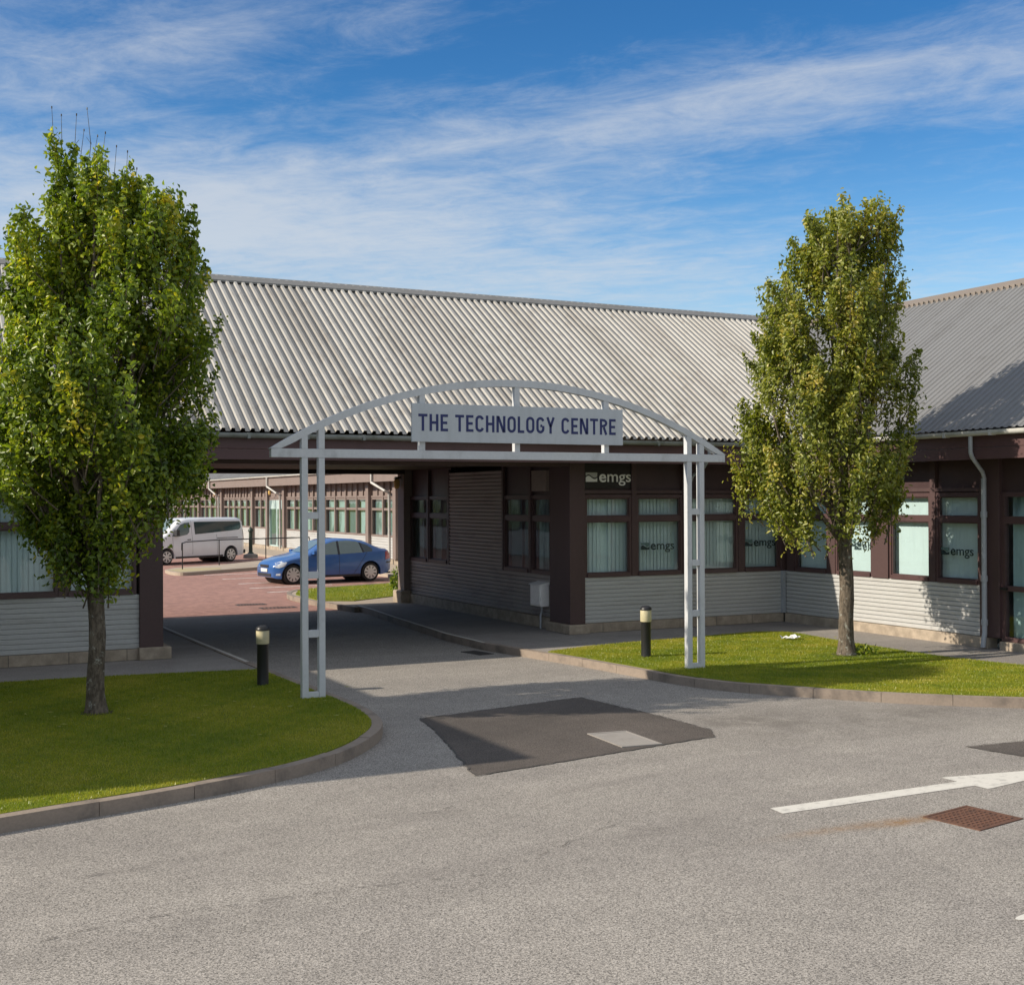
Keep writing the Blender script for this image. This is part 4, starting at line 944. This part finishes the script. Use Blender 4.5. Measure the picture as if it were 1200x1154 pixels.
# railing, green post, shrubs in the courtyard
t = thing('handrail', 'thin black handrail along the raised courtyard path in front of the van', 'handrail', (0, 0, 0))
rp = [(10.25, 48.2), (12.2, 50.5), (14.25, 51.0), (16.3, 51.6)]
m_ = MB(); m_.tube([(10.22, 48.15, .72), (10.22, 48.15, .98)] + [(x, y, 1.02) for x, y in [(10.45, 48.5)]+rp[1:]], .025, 8); m_.build('rail', 'black', t)
for x, y in rp:
    m_ = MB(); m_.tube([(x, y, -.02), (x, y, 1.01)], .022, 8); m_.build('post', 'black', t)
t = thing('bollard', 'dark green cast post standing behind the white van', 'bollard', (15.3, 57.3, -.02))
m_ = MB(); m_.lathe((0, 0, 0), [(.16, 0), (.15, .18), (.09, .24), (.085, 1.15), (.12, 1.18), (.12, 1.26), (.06, 1.34), (.02, 1.4)], 14); m_.build('post', 'green_post', t, smooth=True)
m_ = MB(); m_.lathe((0, 0, 0), [(.35, -.05), (.33, .12), (.2, .16)], 8); m_.build('base', 'concrete', t)

# ------------------------------------------------------------------ trees
def interp(tab, z):
    if z <= tab[0][0]: return tab[0][1]
    for (a, va), (b, vb) in zip(tab, tab[1:]):
        if z <= b: return va+(vb-va)*(z-a)/(b-a)
    return tab[-1][1]
def tree(label, base, left, right, zlo, zhi, mat, nclump, nleaf, trunk_r, fork, seed, tone_mu, twigs=(), leaf=.085, spire=()):
    r_ = np.random.default_rng(seed); rr = random.Random(seed); bx, by = base
    t = thing('tree', label, 'tree', (bx, by, 0))
    ph = math.atan2(bx, by); cp, sp_ = math.cos(ph), math.sin(ph)
    def rot(px, dy): return (px*cp+dy*sp_, -px*sp_+dy*cp)
    # trunk with flare, then ascending limbs
    tr = MB(); pts = []; rad = []
    for k in range(15):
        z = -.05+k*(fork+.25)/14; pts.append((.012*math.sin(z*5+seed), .012*math.cos(z*4), z))
        rad.append(trunk_r*(1+.55*math.exp(-max(z, 0)/.10))*(1-.12*z/fork)*(1+.03*rr.uniform(-1, 1)))
    tr.tube(pts, rad, 14); top = Vector(pts[-1])
    mid = []
    for k in range(14):
        z = zlo+.5+(zhi-zlo-.9)*((k+.5)/14); mid.append(z)
    for k in range(17):
        ang = 2.4*k+rr.uniform(-.3, .3); zt = zlo+1.0+(zhi-zlo-1.3)*((k+1)/17)
        lft, rgt = interp(left, zt)-bx, interp(right, zt)-bx; cxm = (lft+rgt)/2; hw = (rgt-lft)/2*rr.uniform(.35, .72)
        ex, ey = rot((cxm+hw*math.cos(ang))*cp, hw*.95*cp*math.sin(ang))
        z0 = fork-.45+.6*rr.random(); p0 = Vector((0, 0, min(z0, fork+.2))); e = Vector((ex, ey, zt)); q = []; n = 9
        for j in range(n+1):
            f = j/n; h = p0.lerp(e, f); bow = math.sin(f*math.pi/2)
            h = Vector((e.x*(bow*.75+f*.25), e.y*(bow*.75+f*.25), p0.z+(e.z-p0.z)*f**1.05)); h += Vector((rr.gauss(0, .02), rr.gauss(0, .02), 0)) if 0 < j else Vector(); q.append(h)
        r0_ = trunk_r*rr.uniform(.28, .48); tr.tube(q, [r0_*(1-.85*j/n)+.006 for j in range(n+1)], 6, cap=False)
    tr.build('trunk', 'bark', t, smooth=True)
    # leaf clumps through the crown's volume
    C_ = []; tries = 0
    for (x, z) in spire: C_.append((x-bx, rr.uniform(-.12, .12), z, .2, rr.uniform(0, 6), .3))
    while len(C_) < nclump and tries < nclump*60:
        tries += 1; z = r_.uniform(zlo, zhi); up = r_.uniform(.26, .58)
        if z+up > zhi+.12: continue
        l = max(interp(left, z), interp(left, z+up*.9))-bx; g_ = min(interp(right, z), interp(right, z+up*.9))-bx; hw = (g_-l)/2
        if r_.uniform() > hw/(1.6 if cp > .9 else 2.): continue
        a = r_.uniform(0, 2*np.pi); q = r_.uniform(.06, 1)**.46; dz = 1-.0
        cxm, hw = (l+g_)/2*cp, hw*cp; x, y = rot(cxm+np.cos(a)*q*(hw-.10), np.sin(a)*q*(hw-.10)*.97); a = a-ph
        # hollows so that sky shows through
        hole = math.sin(x*3.1+seed)*math.sin(y*2.7+1.3*seed)*math.sin(z*2.3+seed*.7)
        if hole > (.05 if mat == 'leaf_l' else .12) and q > .2: continue
        if z < zlo+.6 and r_.uniform() > .45+.55*(z-zlo)/.6: continue
        C_.append((x, y, z, q, a, up))
    tw = MB(); cen = []; nrm = []; ton = []
    for (x, y, z, q, a, up) in C_:
        dirx = math.cos(a)*.35*q+r_.normal(0, .18); diry = math.sin(a)*.35*q+r_.normal(0, .18)
        tip = Vector((x+dirx*up, y+diry*up, z+up)); b0 = Vector((x-dirx*.6-x*.10, y-diry*.6-y*.10, z-.38))
        if rr.random() < .75: tw.tube([b0, Vector((x, y, z)), tip], [.011, .008, .003], 4, cap=False)
        k = int(nleaf*r_.uniform(.6, 1.4)); f = r_.uniform(-.45, 1.05, k)[:, None]; P = np.array([x, y, z])+np.array([dirx*up, diry*up, up])*f
        sig = r_.uniform(.05, .085)*(1.25-.75*np.clip(f, -.3, 1.)); P = P+r_.normal(0, 1, (k, 3))*sig; cen.append(P)
        o = np.array([math.cos(a)*q, math.sin(a)*q, .45]); nrm.append(o+r_.normal(0, .75, (k, 3)))
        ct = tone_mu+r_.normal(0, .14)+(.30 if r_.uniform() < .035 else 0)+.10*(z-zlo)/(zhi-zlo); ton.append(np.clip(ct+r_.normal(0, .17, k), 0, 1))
    tw.build('twigs', 'bark', t, fix=False)
    cen = np.concatenate(cen); nrm = np.concatenate(nrm); ton = np.concatenate(ton); n = len(cen)
    nrm /= np.linalg.norm(nrm, axis=1)[:, None]; ax_ = np.cross(nrm, r_.normal(0, 1, (n, 3))); ax_[:, 2] += .25; ax_ -= nrm*(ax_*nrm).sum(1)[:, None]; ax_ /= np.linalg.norm(ax_, axis=1)[:, None]; sd = np.cross(nrm, ax_)
    L_ = leaf*r_.uniform(.65, 1.45, n)[:, None]; W_ = L_*r_.uniform(.20, .32, n)[:, None]; fold = L_*.16
    V = np.empty((n, 6, 3)); V[:, 0] = cen-ax_*L_*.5; V[:, 3] = cen+ax_*L_*.5-nrm*fold*.6
    V[:, 1] = cen-ax_*L_*.12+sd*W_*.8+nrm*fold; V[:, 2] = cen+ax_*L_*.25+sd*W_+nrm*fold*.8
    V[:, 5] = cen-ax_*L_*.12-sd*W_*.8+nrm*fold; V[:, 4] = cen+ax_*L_*.25-sd*W_+nrm*fold*.8
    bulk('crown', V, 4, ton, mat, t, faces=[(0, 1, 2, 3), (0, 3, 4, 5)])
    if twigs:
        b = MB()
        for (x, z0, z1, dx) in twigs:
            z0 -= .8; q = [(x-bx+dx*f+rr.gauss(0, .022), .02*k_, z0+(z1-z0)*f) for k_, f in enumerate((0, .25, .5, .75, 1))]; b.tube(q, [.010, .008, .006, .005, .003], 4, cap=False)
            for j in (2, 3):
                b.tube([q[j], (q[j][0]+rr.choice((-1, 1))*.05, q[j][1], q[j][2]+.07)], .003, 3, cap=False)
                b.tube([(q[j][0], q[j][1], q[j][2]-.012), (q[j][0], q[j][1], q[j][2]+.012)], .009, 4)
            b.tube([(q[4][0], q[4][1], q[4][2]-.015), (q[4][0], q[4][1], q[4][2]+.012)], .009, 4)
        b.build('bare_twigs', 'bark', t, fix=False)
    s = MB(); n = 18; ring = [(trunk_r*rr.uniform(1.6, 2.3)*math.cos(2*math.pi*k/n), trunk_r*rr.uniform(1.6, 2.1)*math.sin(2*math.pi*k/n)) for k in range(n)]
    s.poly([(x, y, .016) for x, y in ring]); s.build('soil_ring', 'soil', t)
    return t
LL = [(1.25, 2.15), (1.6, 1.95), (2.03, 1.60), (2.45, 1.25), (2.75, 1.0), (3.0, .85), (3.5, .85), (4.2, .9), (4.6, 1.15), (5.0, 1.3), (5.6, 1.38), (5.95, 1.45), (6.1, 1.75), (6.5, 1.75), (7.15, 1.86)]
RL = [(1.25, 2.5), (1.6, 2.7), (2.03, 3.1), (2.45, 3.5), (2.85, 3.78), (3.5, 3.80), (4.2, 3.88), (4.8, 3.88), (5.3, 3.75), (5.9, 3.65), (6.4, 3.42), (6.55, 3.0), (6.7, 2.6), (6.85, 2.35), (7.15, 2.08)]
tree('tall upright green tree on the shaded lawn with bare twigs at its top', (2.37, 16.06), LL, RL, 1.6, 7.0, 'leaf_l', 560, 136, .106, 1.75, 3, .42, leaf=.067,
     spire=[(1.93, 6.75), (1.98, 6.55), (2.05, 6.6), (2.12, 6.4), (1.95, 6.3), (2.1, 6.15), (2.3, 6.2), (2.2, 5.95), (1.85, 6.1), (2.0, 5.9), (3.2, 6.2), (3.3, 6.0), (3.1, 5.9), (1.48, 5.75), (1.55, 5.6)],
     twigs=[(1.93, 6.7, 7.38, -.05), (2.0, 6.8, 7.3, -.03), (2.18, 6.6, 7.33, 0), (2.28, 6.5, 7.42, -.01), (2.36, 6.4, 7.1, .02), (2.42, 6.2, 7.15, .06), (2.55, 6.1, 7.0, .1), (2.72, 6.2, 6.95, .04), (2.75, 6.2, 6.75, .12), (2.22, 6.6, 7.15, .02), (2.5, 6.2, 6.8, .05)])
LR = [(1.75, 13.8), (2.0, 12.8), (2.3, 12.1), (2.6, 11.7), (2.9, 11.65), (3.3, 11.9), (3.85, 11.8), (4.4, 11.95), (5.0, 12.2), (5.6, 12.2), (6.1, 12.2), (6.25, 12.6), (6.5, 12.85), (6.9, 13.0), (7.2, 13.3), (7.55, 13.9)]
RR_ = [(1.75, 14.4), (2.0, 15.1), (2.3, 15.6), (2.6, 15.95), (3.0, 15.9), (3.5, 15.7), (4.1, 15.85), (4.8, 15.8), (5.1, 15.85), (5.7, 15.6), (6.3, 15.52), (6.9, 15.45), (7.3, 15.35), (7.55, 15.1)]
tree('tall columnar olive-green tree on the sunny lawn in front of the right wing', (14.23, 16.07), LR, RR_, 1.95, 7.45, 'leaf_r', 520, 124, .125, 2.0, 8, .43, leaf=.066)

q_ = np.random.default_rng(21); n_ = 70; fx = np.concatenate([q_.normal(2.9, 1.3, 30), q_.normal(14.6, 1.1, 40)]); fy = np.concatenate([q_.normal(15.6, 1.2, 30), q_.normal(16.2, 1.3, 40)])
V_ = np.zeros((n_, 4, 3)); an_ = q_.uniform(0, 6.28, n_)
for k_, (da, dl) in enumerate(((0, .045), (1.57, .018), (3.14, .045), (4.71, .018))):
    V_[:, k_, 0] = fx+np.cos(an_+da)*dl; V_[:, k_, 1] = fy+np.sin(an_+da)*dl; V_[:, k_, 2] = .036+q_.uniform(-.006, .01, n_)
fl_ = bulk('fallen_leaves', V_, 4, q_.uniform(.6, 1, n_), 'leaf_r'); tag(fl_, 'few dry leaves scattered on the grass under the two trees', 'leaves', kind='stuff')

def small_shrub(label, loc, r_, h, mat, n, seed, leaf=.05):
    q = np.random.default_rng(seed); t = thing('shrub', label, 'shrub', loc)
    c = q.normal(0, 1, (n, 3)); c /= np.linalg.norm(c, axis=1)[:, None]; c *= (q.uniform(.3, 1, n)**.5)[:, None]; c[:, 0] *= r_; c[:, 1] *= r_; c[:, 2] = (c[:, 2]*.5+.5)*h
    s = q.normal(0, leaf, (n, 3)); s2 = q.normal(0, leaf, (n, 3)); V = np.stack([c, c+s, c+s2], 1)
    bulk('foliage', V, 3, np.clip(q.normal(.4, .2, n), 0, 1), mat, t)
    m_ = MB(); m_.tube([(0, 0, -.03), (0, 0, h*.6)], .012, 5); m_.build('stem', 'bark', t)
small_shrub('yellow-green weed sprouting at the foot of the rear passage pillar', (12.35, 31.4, 0), .22, .8, 'leaf_l', 500, 1)
small_shrub('rounded dark grey-green shrub behind the blue car', (15.9, 46.6, 0), .55, .75, 'leaf_r', 2500, 2)
small_shrub('small leafy sprouts round the foot of the right tree', (14.5, 15.95, 0), .22, .16, 'leaf_l', 160, 3, .035)

# ------------------------------------------------------------------ vehicles
def lin(tab, x):
    if x <= tab[0][0]: return tab[0][1]
    for (a, va), (b, vb) in zip(tab, tab[1:]):
        if x <= b:
            return va+(vb-va)*(x-a)/(b-a)
    return tab[-1][1]
def smo(tab, x, s=.06): return (lin(tab, x-s)+lin(tab, x)*2+lin(tab, x+s))/4
def pip(x, z, poly):
    c = False; n = len(poly)
    for k in range(n):
        (a, b), (d, e) = poly[k], poly[(k+1) % n]
        if (b > z) != (e > z) and x < (d-a)*(z-b)/(e-b)+a: c = not c
    return c
def vehicle(name, label, cat, loc, rz, V):
    t = thing(name, label, cat, loc, rz)
    L_, W, belt, roof = V['L'], V['W']/2, V['belt'], V['top']
    def hw(x):  # plan half width
        e = min(x, L_-x); k = V.get('round', .45)
        return W*(1-(.30 if x < L_/2 else .20)*max(0, 1-e/k)**2.2)
    def ysurf(x, z):
        top = smo(roof, x); bot = smo(V['bot'], x); b = lin(belt, x); y = hw(x)
        if z < b:
            f = (z-bot)/max(.01, (b-bot)); y *= .955+.045*math.sin(math.pi*min(1, max(0, f*.85+.12)))
        else: y = y*(.955+.045*math.sin(math.pi*.97))-(z-b)*V['tumble']
        rr_ = V.get('edge', .12); d = (z-(top-rr_))/rr_
        if d > 0: y *= (1-min(1, d)**2.6*.22)
        return y
    wr = V['wr']; ra = wr*V.get('arch', 1.16)
    XS = [L_*i/90 for i in range(91)]
    for wx in V['wheels']:
        XS = [x for x in XS if abs(x-wx) > ra+.01] + [wx+ra*math.cos(math.pi*k/22) for k in range(23)] + [wx-ra-.004, wx+ra+.004]
    XS = sorted(min(max(x, .001), L_-.001) for x in XS)
    nx, nz = len(XS)-1, 26; m_ = MB(); idx = {}
    for i, x in enumerate(XS):
        top = smo(roof, x); bot = smo(V['bot'], x)
        for wx in V['wheels']:
            if abs(x-wx) <= ra+1e-6: bot = max(bot, wr+math.sqrt(max(0, ra*ra-(x-wx)**2)))
        for s in (-1, 1):
            for j in range(nz+1):
                z = bot+(top-bot)*j/nz; idx[i, s, j] = len(m_.v); m_.v.append((x, s*ysurf(x, z), z))
    for i in range(nx):
        for s in (-1, 1):
            for j in range(nz):
                q = (idx[i, s, j], idx[i+1, s, j], idx[i+1, s, j+1], idx[i, s, j+1]); m_.f.append(q if s < 0 else q[::-1])
        m_.f.append((idx[i, -1, nz], idx[i+1, -1, nz], idx[i+1, 1, nz], idx[i, 1, nz])); m_.f.append((idx[i, 1, 0], idx[i+1, 1, 0], idx[i+1, -1, 0], idx[i, -1, 0]))
    for i in (0, nx):
        for j in range(nz): m_.f.append((idx[i, -1, j], idx[i, -1, j+1], idx[i, 1, j+1], idx[i, 1, j]))
    body = m_.build('body', V['paint'], t, smooth=True)
    lin_ = MB()
    for wx in V['wheels']:
        lin_.lathe((wx, 0, wr), [(ra-.004, -(W-.24)), (ra-.004, W-.24)], 24, axis='Y')
    lin_.build('arch_liner', 'rubber', t)
    def side(nm, poly, mat, off=.006, par=t, sides=(-1, 1), res=.035, both=True):
        # a panel that follows the body's side: polygon in (x, z)
        obs = []
        for s in sides:
            g_ = MB(); xs_ = [p[0] for p in poly]; zs_ = [p[1] for p in poly]
            bm = bmesh.new(); vs = [bm.verts.new((x, 0, z)) for x, z in poly]; f = bm.faces.new(vs)
            bmesh.ops.triangulate(bm, faces=[f])
            x = math.floor(min(xs_)/res)*res+res
            while x < max(xs_):
                bmesh.ops.bisect_plane(bm, geom=bm.verts[:]+bm.edges[:]+bm.faces[:], plane_co=(x, 0, 0), plane_no=(1, 0, 0)); x += .1
            z = min(zs_)+.06
            while z < max(zs_):
                bmesh.ops.bisect_plane(bm, geom=bm.verts[:]+bm.edges[:]+bm.faces[:], plane_co=(0, 0, z), plane_no=(0, 0, 1)); z += .06
            for v in bm.verts: v.co.y = s*(ysurf(v.co.x, v.co.z)+off)
            me = bpy.data.meshes.new(nm); bm.normal_update(); bm.to_mesh(me); bm.free(); me.materials.append(M[mat]); me.polygons.foreach_set('use_smooth', [True]*len(me.polygons))
            o = bpy.data.objects.new(nm, me); COL.objects.link(o); o.parent = par; obs.append(o)
        return obs
    for poly, mt in V['glass']: side('side_window', poly, mt, .006)
    for poly in V.get('pillars', []): side('window_pillar', poly, V.get('pillarmat', 'trim'), .009)
    for pts, w_ in V.get('seams', []):
        for a, b in zip(pts, pts[1:]):
            d = Vector((b[0]-a[0], b[1]-a[1])).normalized(); nx_, nz_ = -d.y*w_, d.x*w_
            side('door_gap', [(a[0]-nx_, a[1]-nz_), (b[0]-nx_, b[1]-nz_), (b[0]+nx_, b[1]+nz_), (a[0]+nx_, a[1]+nz_)], 'trim', .003)
    for nm, poly, mt in V.get('panels', []): side(nm, poly, mt, .010)
    for nm, x0, x1, ww, mt in V.get('screens', []):    # windscreen and rear screen on the sloping top
        g_ = MB(); n = 8
        for k in range(n):
            a = x0+(x1-x0)*k/n; b = x0+(x1-x0)*(k+1)/n
            for j in range(4):
                def yy(x, f): return (-1+2*f)*(ysurf(x, smo(roof, x))*ww)
                g_.quad((a, yy(a, j/4), smo(roof, a)+.012), (b, yy(b, j/4), smo(roof, b)+.012), (b, yy(b, (j+1)/4), smo(roof, b)+.012), (a, yy(a, (j+1)/4), smo(roof, a)+.012))
        g_.build(nm, mt, t, smooth=True)
    for nm, x0, x1, y0, y1, z0, z1, mt in V.get('boxes', []):
        g_ = MB(); g_.box(x0, x1, y0, y1, z0, z1); g_.build(nm, mt, t, bevel=.012)
    # wheels
    for wx in V['wheels']:
        for s in (-1, 1):
            yo = s*(W-.025)
            ty = MB(); a, b = (-.20, 0) if s > 0 else (0, .20)
            ty.lathe((wx, yo, wr), [(wr*.66, a), (wr*.93, a), (wr, a+.03), (wr, b-.03), (wr*.93, b), (wr*.66, b)], 30, axis='Y')
            wo = ty.build('wheel', 'rubber', t, smooth=True)
            rm = MB(); f = s*.006; rm.lathe((wx, yo+f, wr), [(wr*.69, -.004), (wr*.69, .004)], 28, axis='Y'); rm.build('rim_well', 'trim', wo)
            sp_ = MB(); ns = V.get('spokes', 9); yf = yo+s*.016
            for k in range(ns):
                an = 2*math.pi*k/ns; ca, sa = math.cos(an), math.sin(an); w1, w2 = wr*.085, wr*.13
                def q(r_, w_): return ((wx+ca*r_-sa*w_, wr+sa*r_+ca*w_), (wx+ca*r_+sa*w_, wr+sa*r_-ca*w_))
                (p1, p2), (p4, p3) = q(wr*.1, w1), q(wr*.66, w2)
                sp_.hexa([(p1[0], yf-s*.01, p1[1]), (p2[0], yf-s*.01, p2[1]), (p3[0], yf-s*.01, p3[1]), (p4[0], yf-s*.01, p4[1]), (p1[0], yf+s*.008, p1[1]), (p2[0], yf+s*.008, p2[1]), (p3[0], yf+s*.004, p3[1]), (p4[0], yf+s*.004, p4[1])])
            n = 28
            for k in range(n):
                a0, a1 = 2*math.pi*k/n, 2*math.pi*(k+1)/n; r1, r2 = wr*.64, wr*.71
                sp_.hexa([(wx+r_*math.cos(an), y_, wr+r_*math.sin(an)) for y_ in (yf-s*.01, yf+s*.006) for r_, an in ((r1, a0), (r1, a1), (r2, a1), (r2, a0))])
            sp_.lathe((wx, yf, wr), [(wr*.16, -.012), (wr*.16, .012)], 14, axis='Y')
            sp_.build('rim', 'alloy', wo)
    return t
# blue five-door saloon: x from the nose (0) to the tail (L)
CARV = dict(L=4.73, W=1.81, wr=.318, wheels=(.92, 3.675), paint='blue_paint', tumble=.40, edge=.10, spokes=9, arch=1.17,
    top=[(0, .60), (.05, .66), (.25, .74), (.8, .86), (1.25, .935), (1.45, .99), (2.05, 1.34), (2.35, 1.42), (2.8, 1.445), (3.2, 1.42), (3.6, 1.33), (4.1, 1.14), (4.35, 1.08), (4.6, 1.07), (4.68, 1.02), (4.73, .85)],
    bot=[(0, .26), (.1, .20), (.6, .19), (4.0, .20), (4.5, .27), (4.73, .38)], belt=[(0, .70), (1.2, .89), (3.6, .965), (4.73, 1.0)],
    glass=[([(1.62, .93), (2.10, 1.27), (2.40, 1.345), (2.50, 1.355), (2.50, .94)], 'carglass_light'), ([(2.57, .94), (2.57, 1.36), (2.9, 1.37), (3.22, 1.335), (3.30, 1.30), (3.40, .97)], 'carglass_light'), ([(3.46, .98), (3.36, 1.29), (3.58, 1.21), (3.80, 1.08), (3.78, 1.0)], 'carglass')],
    pillars=[[(2.50, .93), (2.50, 1.36), (2.575, 1.37), (2.575, .93)], [(3.40, .97), (3.30, 1.31), (3.36, 1.29), (3.46, .98)]],
    seams=[([(1.50, .30), (1.42, .55), (1.45, .88)], .006), ([(2.54, .28), (2.54, .93)], .006), ([(3.55, .97), (3.36, .70), (3.12, .36), (3.05, .28)], .006), ([(.35, .36), (.6, .62), (1.45, .86)], .004)],
    panels=[('door_handle', [(2.22, .80), (2.40, .81), (2.40, .845), (2.22, .84)], 'blue_paint'), ('door_handle', [(3.16, .83), (3.34, .84), (3.34, .875), (3.16, .87)], 'blue_paint'),
            ('headlight', [(.10, .56), (.16, .70), (.42, .76), (.62, .72), (.50, .60), (.25, .54)], 'headlamp'), ('tail_light', [(4.40, .72), (4.40, .98), (4.58, 1.01), (4.715, .98), (4.70, .74)], 'redlamp'),
            ('sill', [(1.30, .20), (1.30, .27), (3.30, .27), (3.30, .20)], 'trim'), ('bumper_strip', [(4.45, .60), (4.45, .65), (4.71, .65), (4.71, .60)], 'trim'), ('fog_light', [(.12, .30), (.14, .36), (.30, .37), (.30, .30)], 'headlamp')],
    screens=[('windscreen', 1.46, 2.10, .84, 'carglass_light'), ('rear_screen', 3.45, 4.12, .80, 'carglass')],
    boxes=[('number_plate', -.03, .01, -.26, .26, .40, .51, 'plate'), ('grille', -.022, .03, -.34, .34, .545, .635, 'trim'), ('air_intake', -.018, .05, -.55, .55, .26, .36, 'trim'), ('wing_mirror', 1.58, 1.76, -1.04, -.86, .95, 1.07, 'blue_paint'), ('wing_mirror', 1.58, 1.76, .86, 1.04, .95, 1.07, 'blue_paint'), ('exhaust', 4.62, 4.80, -.62, -.55, .24, .29, 'trim')])
def remap(V, tab):
    def f(x): return lin(tab, x) if 0 <= x <= tab[-1][0] else (x if x < 0 else tab[-1][1]+x-tab[-1][0])
    for k in ('top', 'bot', 'belt'): V[k] = [(f(x), z) for x, z in V[k]]
    for k in ('glass',): V[k] = [([(f(x), z) for x, z in p], m) for p, m in V[k]]
    V['pillars'] = [[(f(x), z) for x, z in p] for p in V['pillars']]; V['seams'] = [([(f(x), z) for x, z in p], w_) for p, w_ in V['seams']]
    V['panels'] = [(n, [(f(x), z) for x, z in p], m) for n, p, m in V['panels']]; V['screens'] = [(n, f(a), f(b), w_, m) for n, a, b, w_, m in V['screens']]
    V['boxes'] = [(n, f(a), f(b), c, d, e, g_, m) for n, a, b, c, d, e, g_, m in V['boxes']]
    V['wheels'] = tuple(f(x) for x in V['wheels']); V['L'] = f(V['L'])
remap(CARV, [(0, 0), (.92, .62), (3.675, 3.38), (4.73, 4.20)])
rz = math.atan2(.30, 2.74)
# nearest wheels touch at (11.9, 39.35) and (14.6, 39.65)
wy = -(1.81/2)
ox = 11.90-(.62*math.cos(rz)-wy*math.sin(rz)); oy = 39.35-(.62*math.sin(rz)+wy*math.cos(rz))
vehicle('parked_car', 'blue five-door saloon car parked nose-left in the courtyard', 'car', (ox, oy, ZR), rz, CARV)
VANV = dict(L=5.40, W=1.95, wr=.335, wheels=(1.0, 4.50), paint='van_paint', tumble=.16, edge=.16, spokes=7, arch=1.17, round=.35,
    top=[(0, .80), (.06, .95), (.35, 1.10), (.8, 1.22), (1.0, 1.30), (1.75, 1.86), (2.1, 1.94), (3.0, 1.975), (5.0, 1.96), (5.3, 1.90), (5.36, 1.6), (5.40, .9)],
    bot=[(0, .30), (.2, .24), (4.9, .26), (5.4, .34)], belt=[(0, 1.0), (1.3, 1.16), (5.4, 1.22)],
    glass=[([(1.28, 1.20), (1.78, 1.68), (2.0, 1.76), (2.28, 1.78), (2.22, 1.36), (2.1, 1.26), (1.6, 1.18)], 'carglass_light'), ([(2.52, 1.26), (2.52, 1.80), (5.08, 1.79), (5.14, 1.70), (5.12, 1.50), (5.0, 1.42), (4.5, 1.38), (3.7, 1.33)], 'vanglass')],
    seams=[([(2.36, .40), (2.36, 1.84)], .006), ([(3.72, .34), (3.70, 1.24)], .006), ([(1.30, .40), (1.32, 1.16)], .006)],
    panels=[('slide_rail', [(3.72, 1.06), (3.72, 1.09), (4.90, 1.09), (4.90, 1.06)], 'trim'), ('door_handle', [(2.08, 1.02), (2.08, 1.06), (2.28, 1.06), (2.28, 1.02)], 'trim'), ('headlight', [(.12, .82), (.2, 1.0), (.62, 1.08), (.6, .95), (.3, .82)], 'headlamp'),
            ('tail_light', [(5.26, 1.0), (5.26, 1.45), (5.36, 1.45), (5.38, 1.0)], 'redlamp'), ('sill', [(1.45, .25), (1.45, .33), (4.05, .33), (4.05, .26)], 'trim')],
    screens=[('windscreen', 1.02, 1.78, .88, 'carglass_light')],
    boxes=[('wing_mirror', 1.36, 1.52, -1.16, -.96, 1.22, 1.48, 'trim'), ('wing_mirror', 1.36, 1.52, .96, 1.16, 1.22, 1.48, 'trim'), ('number_plate', -.02, .02, -.26, .26, .45, .56, 'plate'), ('bumper', 5.36, 5.44, -.85, .85, .34, .52, 'trim')])
rz = R(27); wy = -.975
ox = 10.85-(1.0*math.cos(rz)-wy*math.sin(rz)); oy = 54.0-(1.0*math.sin(rz)+wy*math.cos(rz))
vehicle('parked_van', 'silver-white passenger van parked nose-left behind the handrail', 'van', (ox, oy, ZR), rz, VANV)
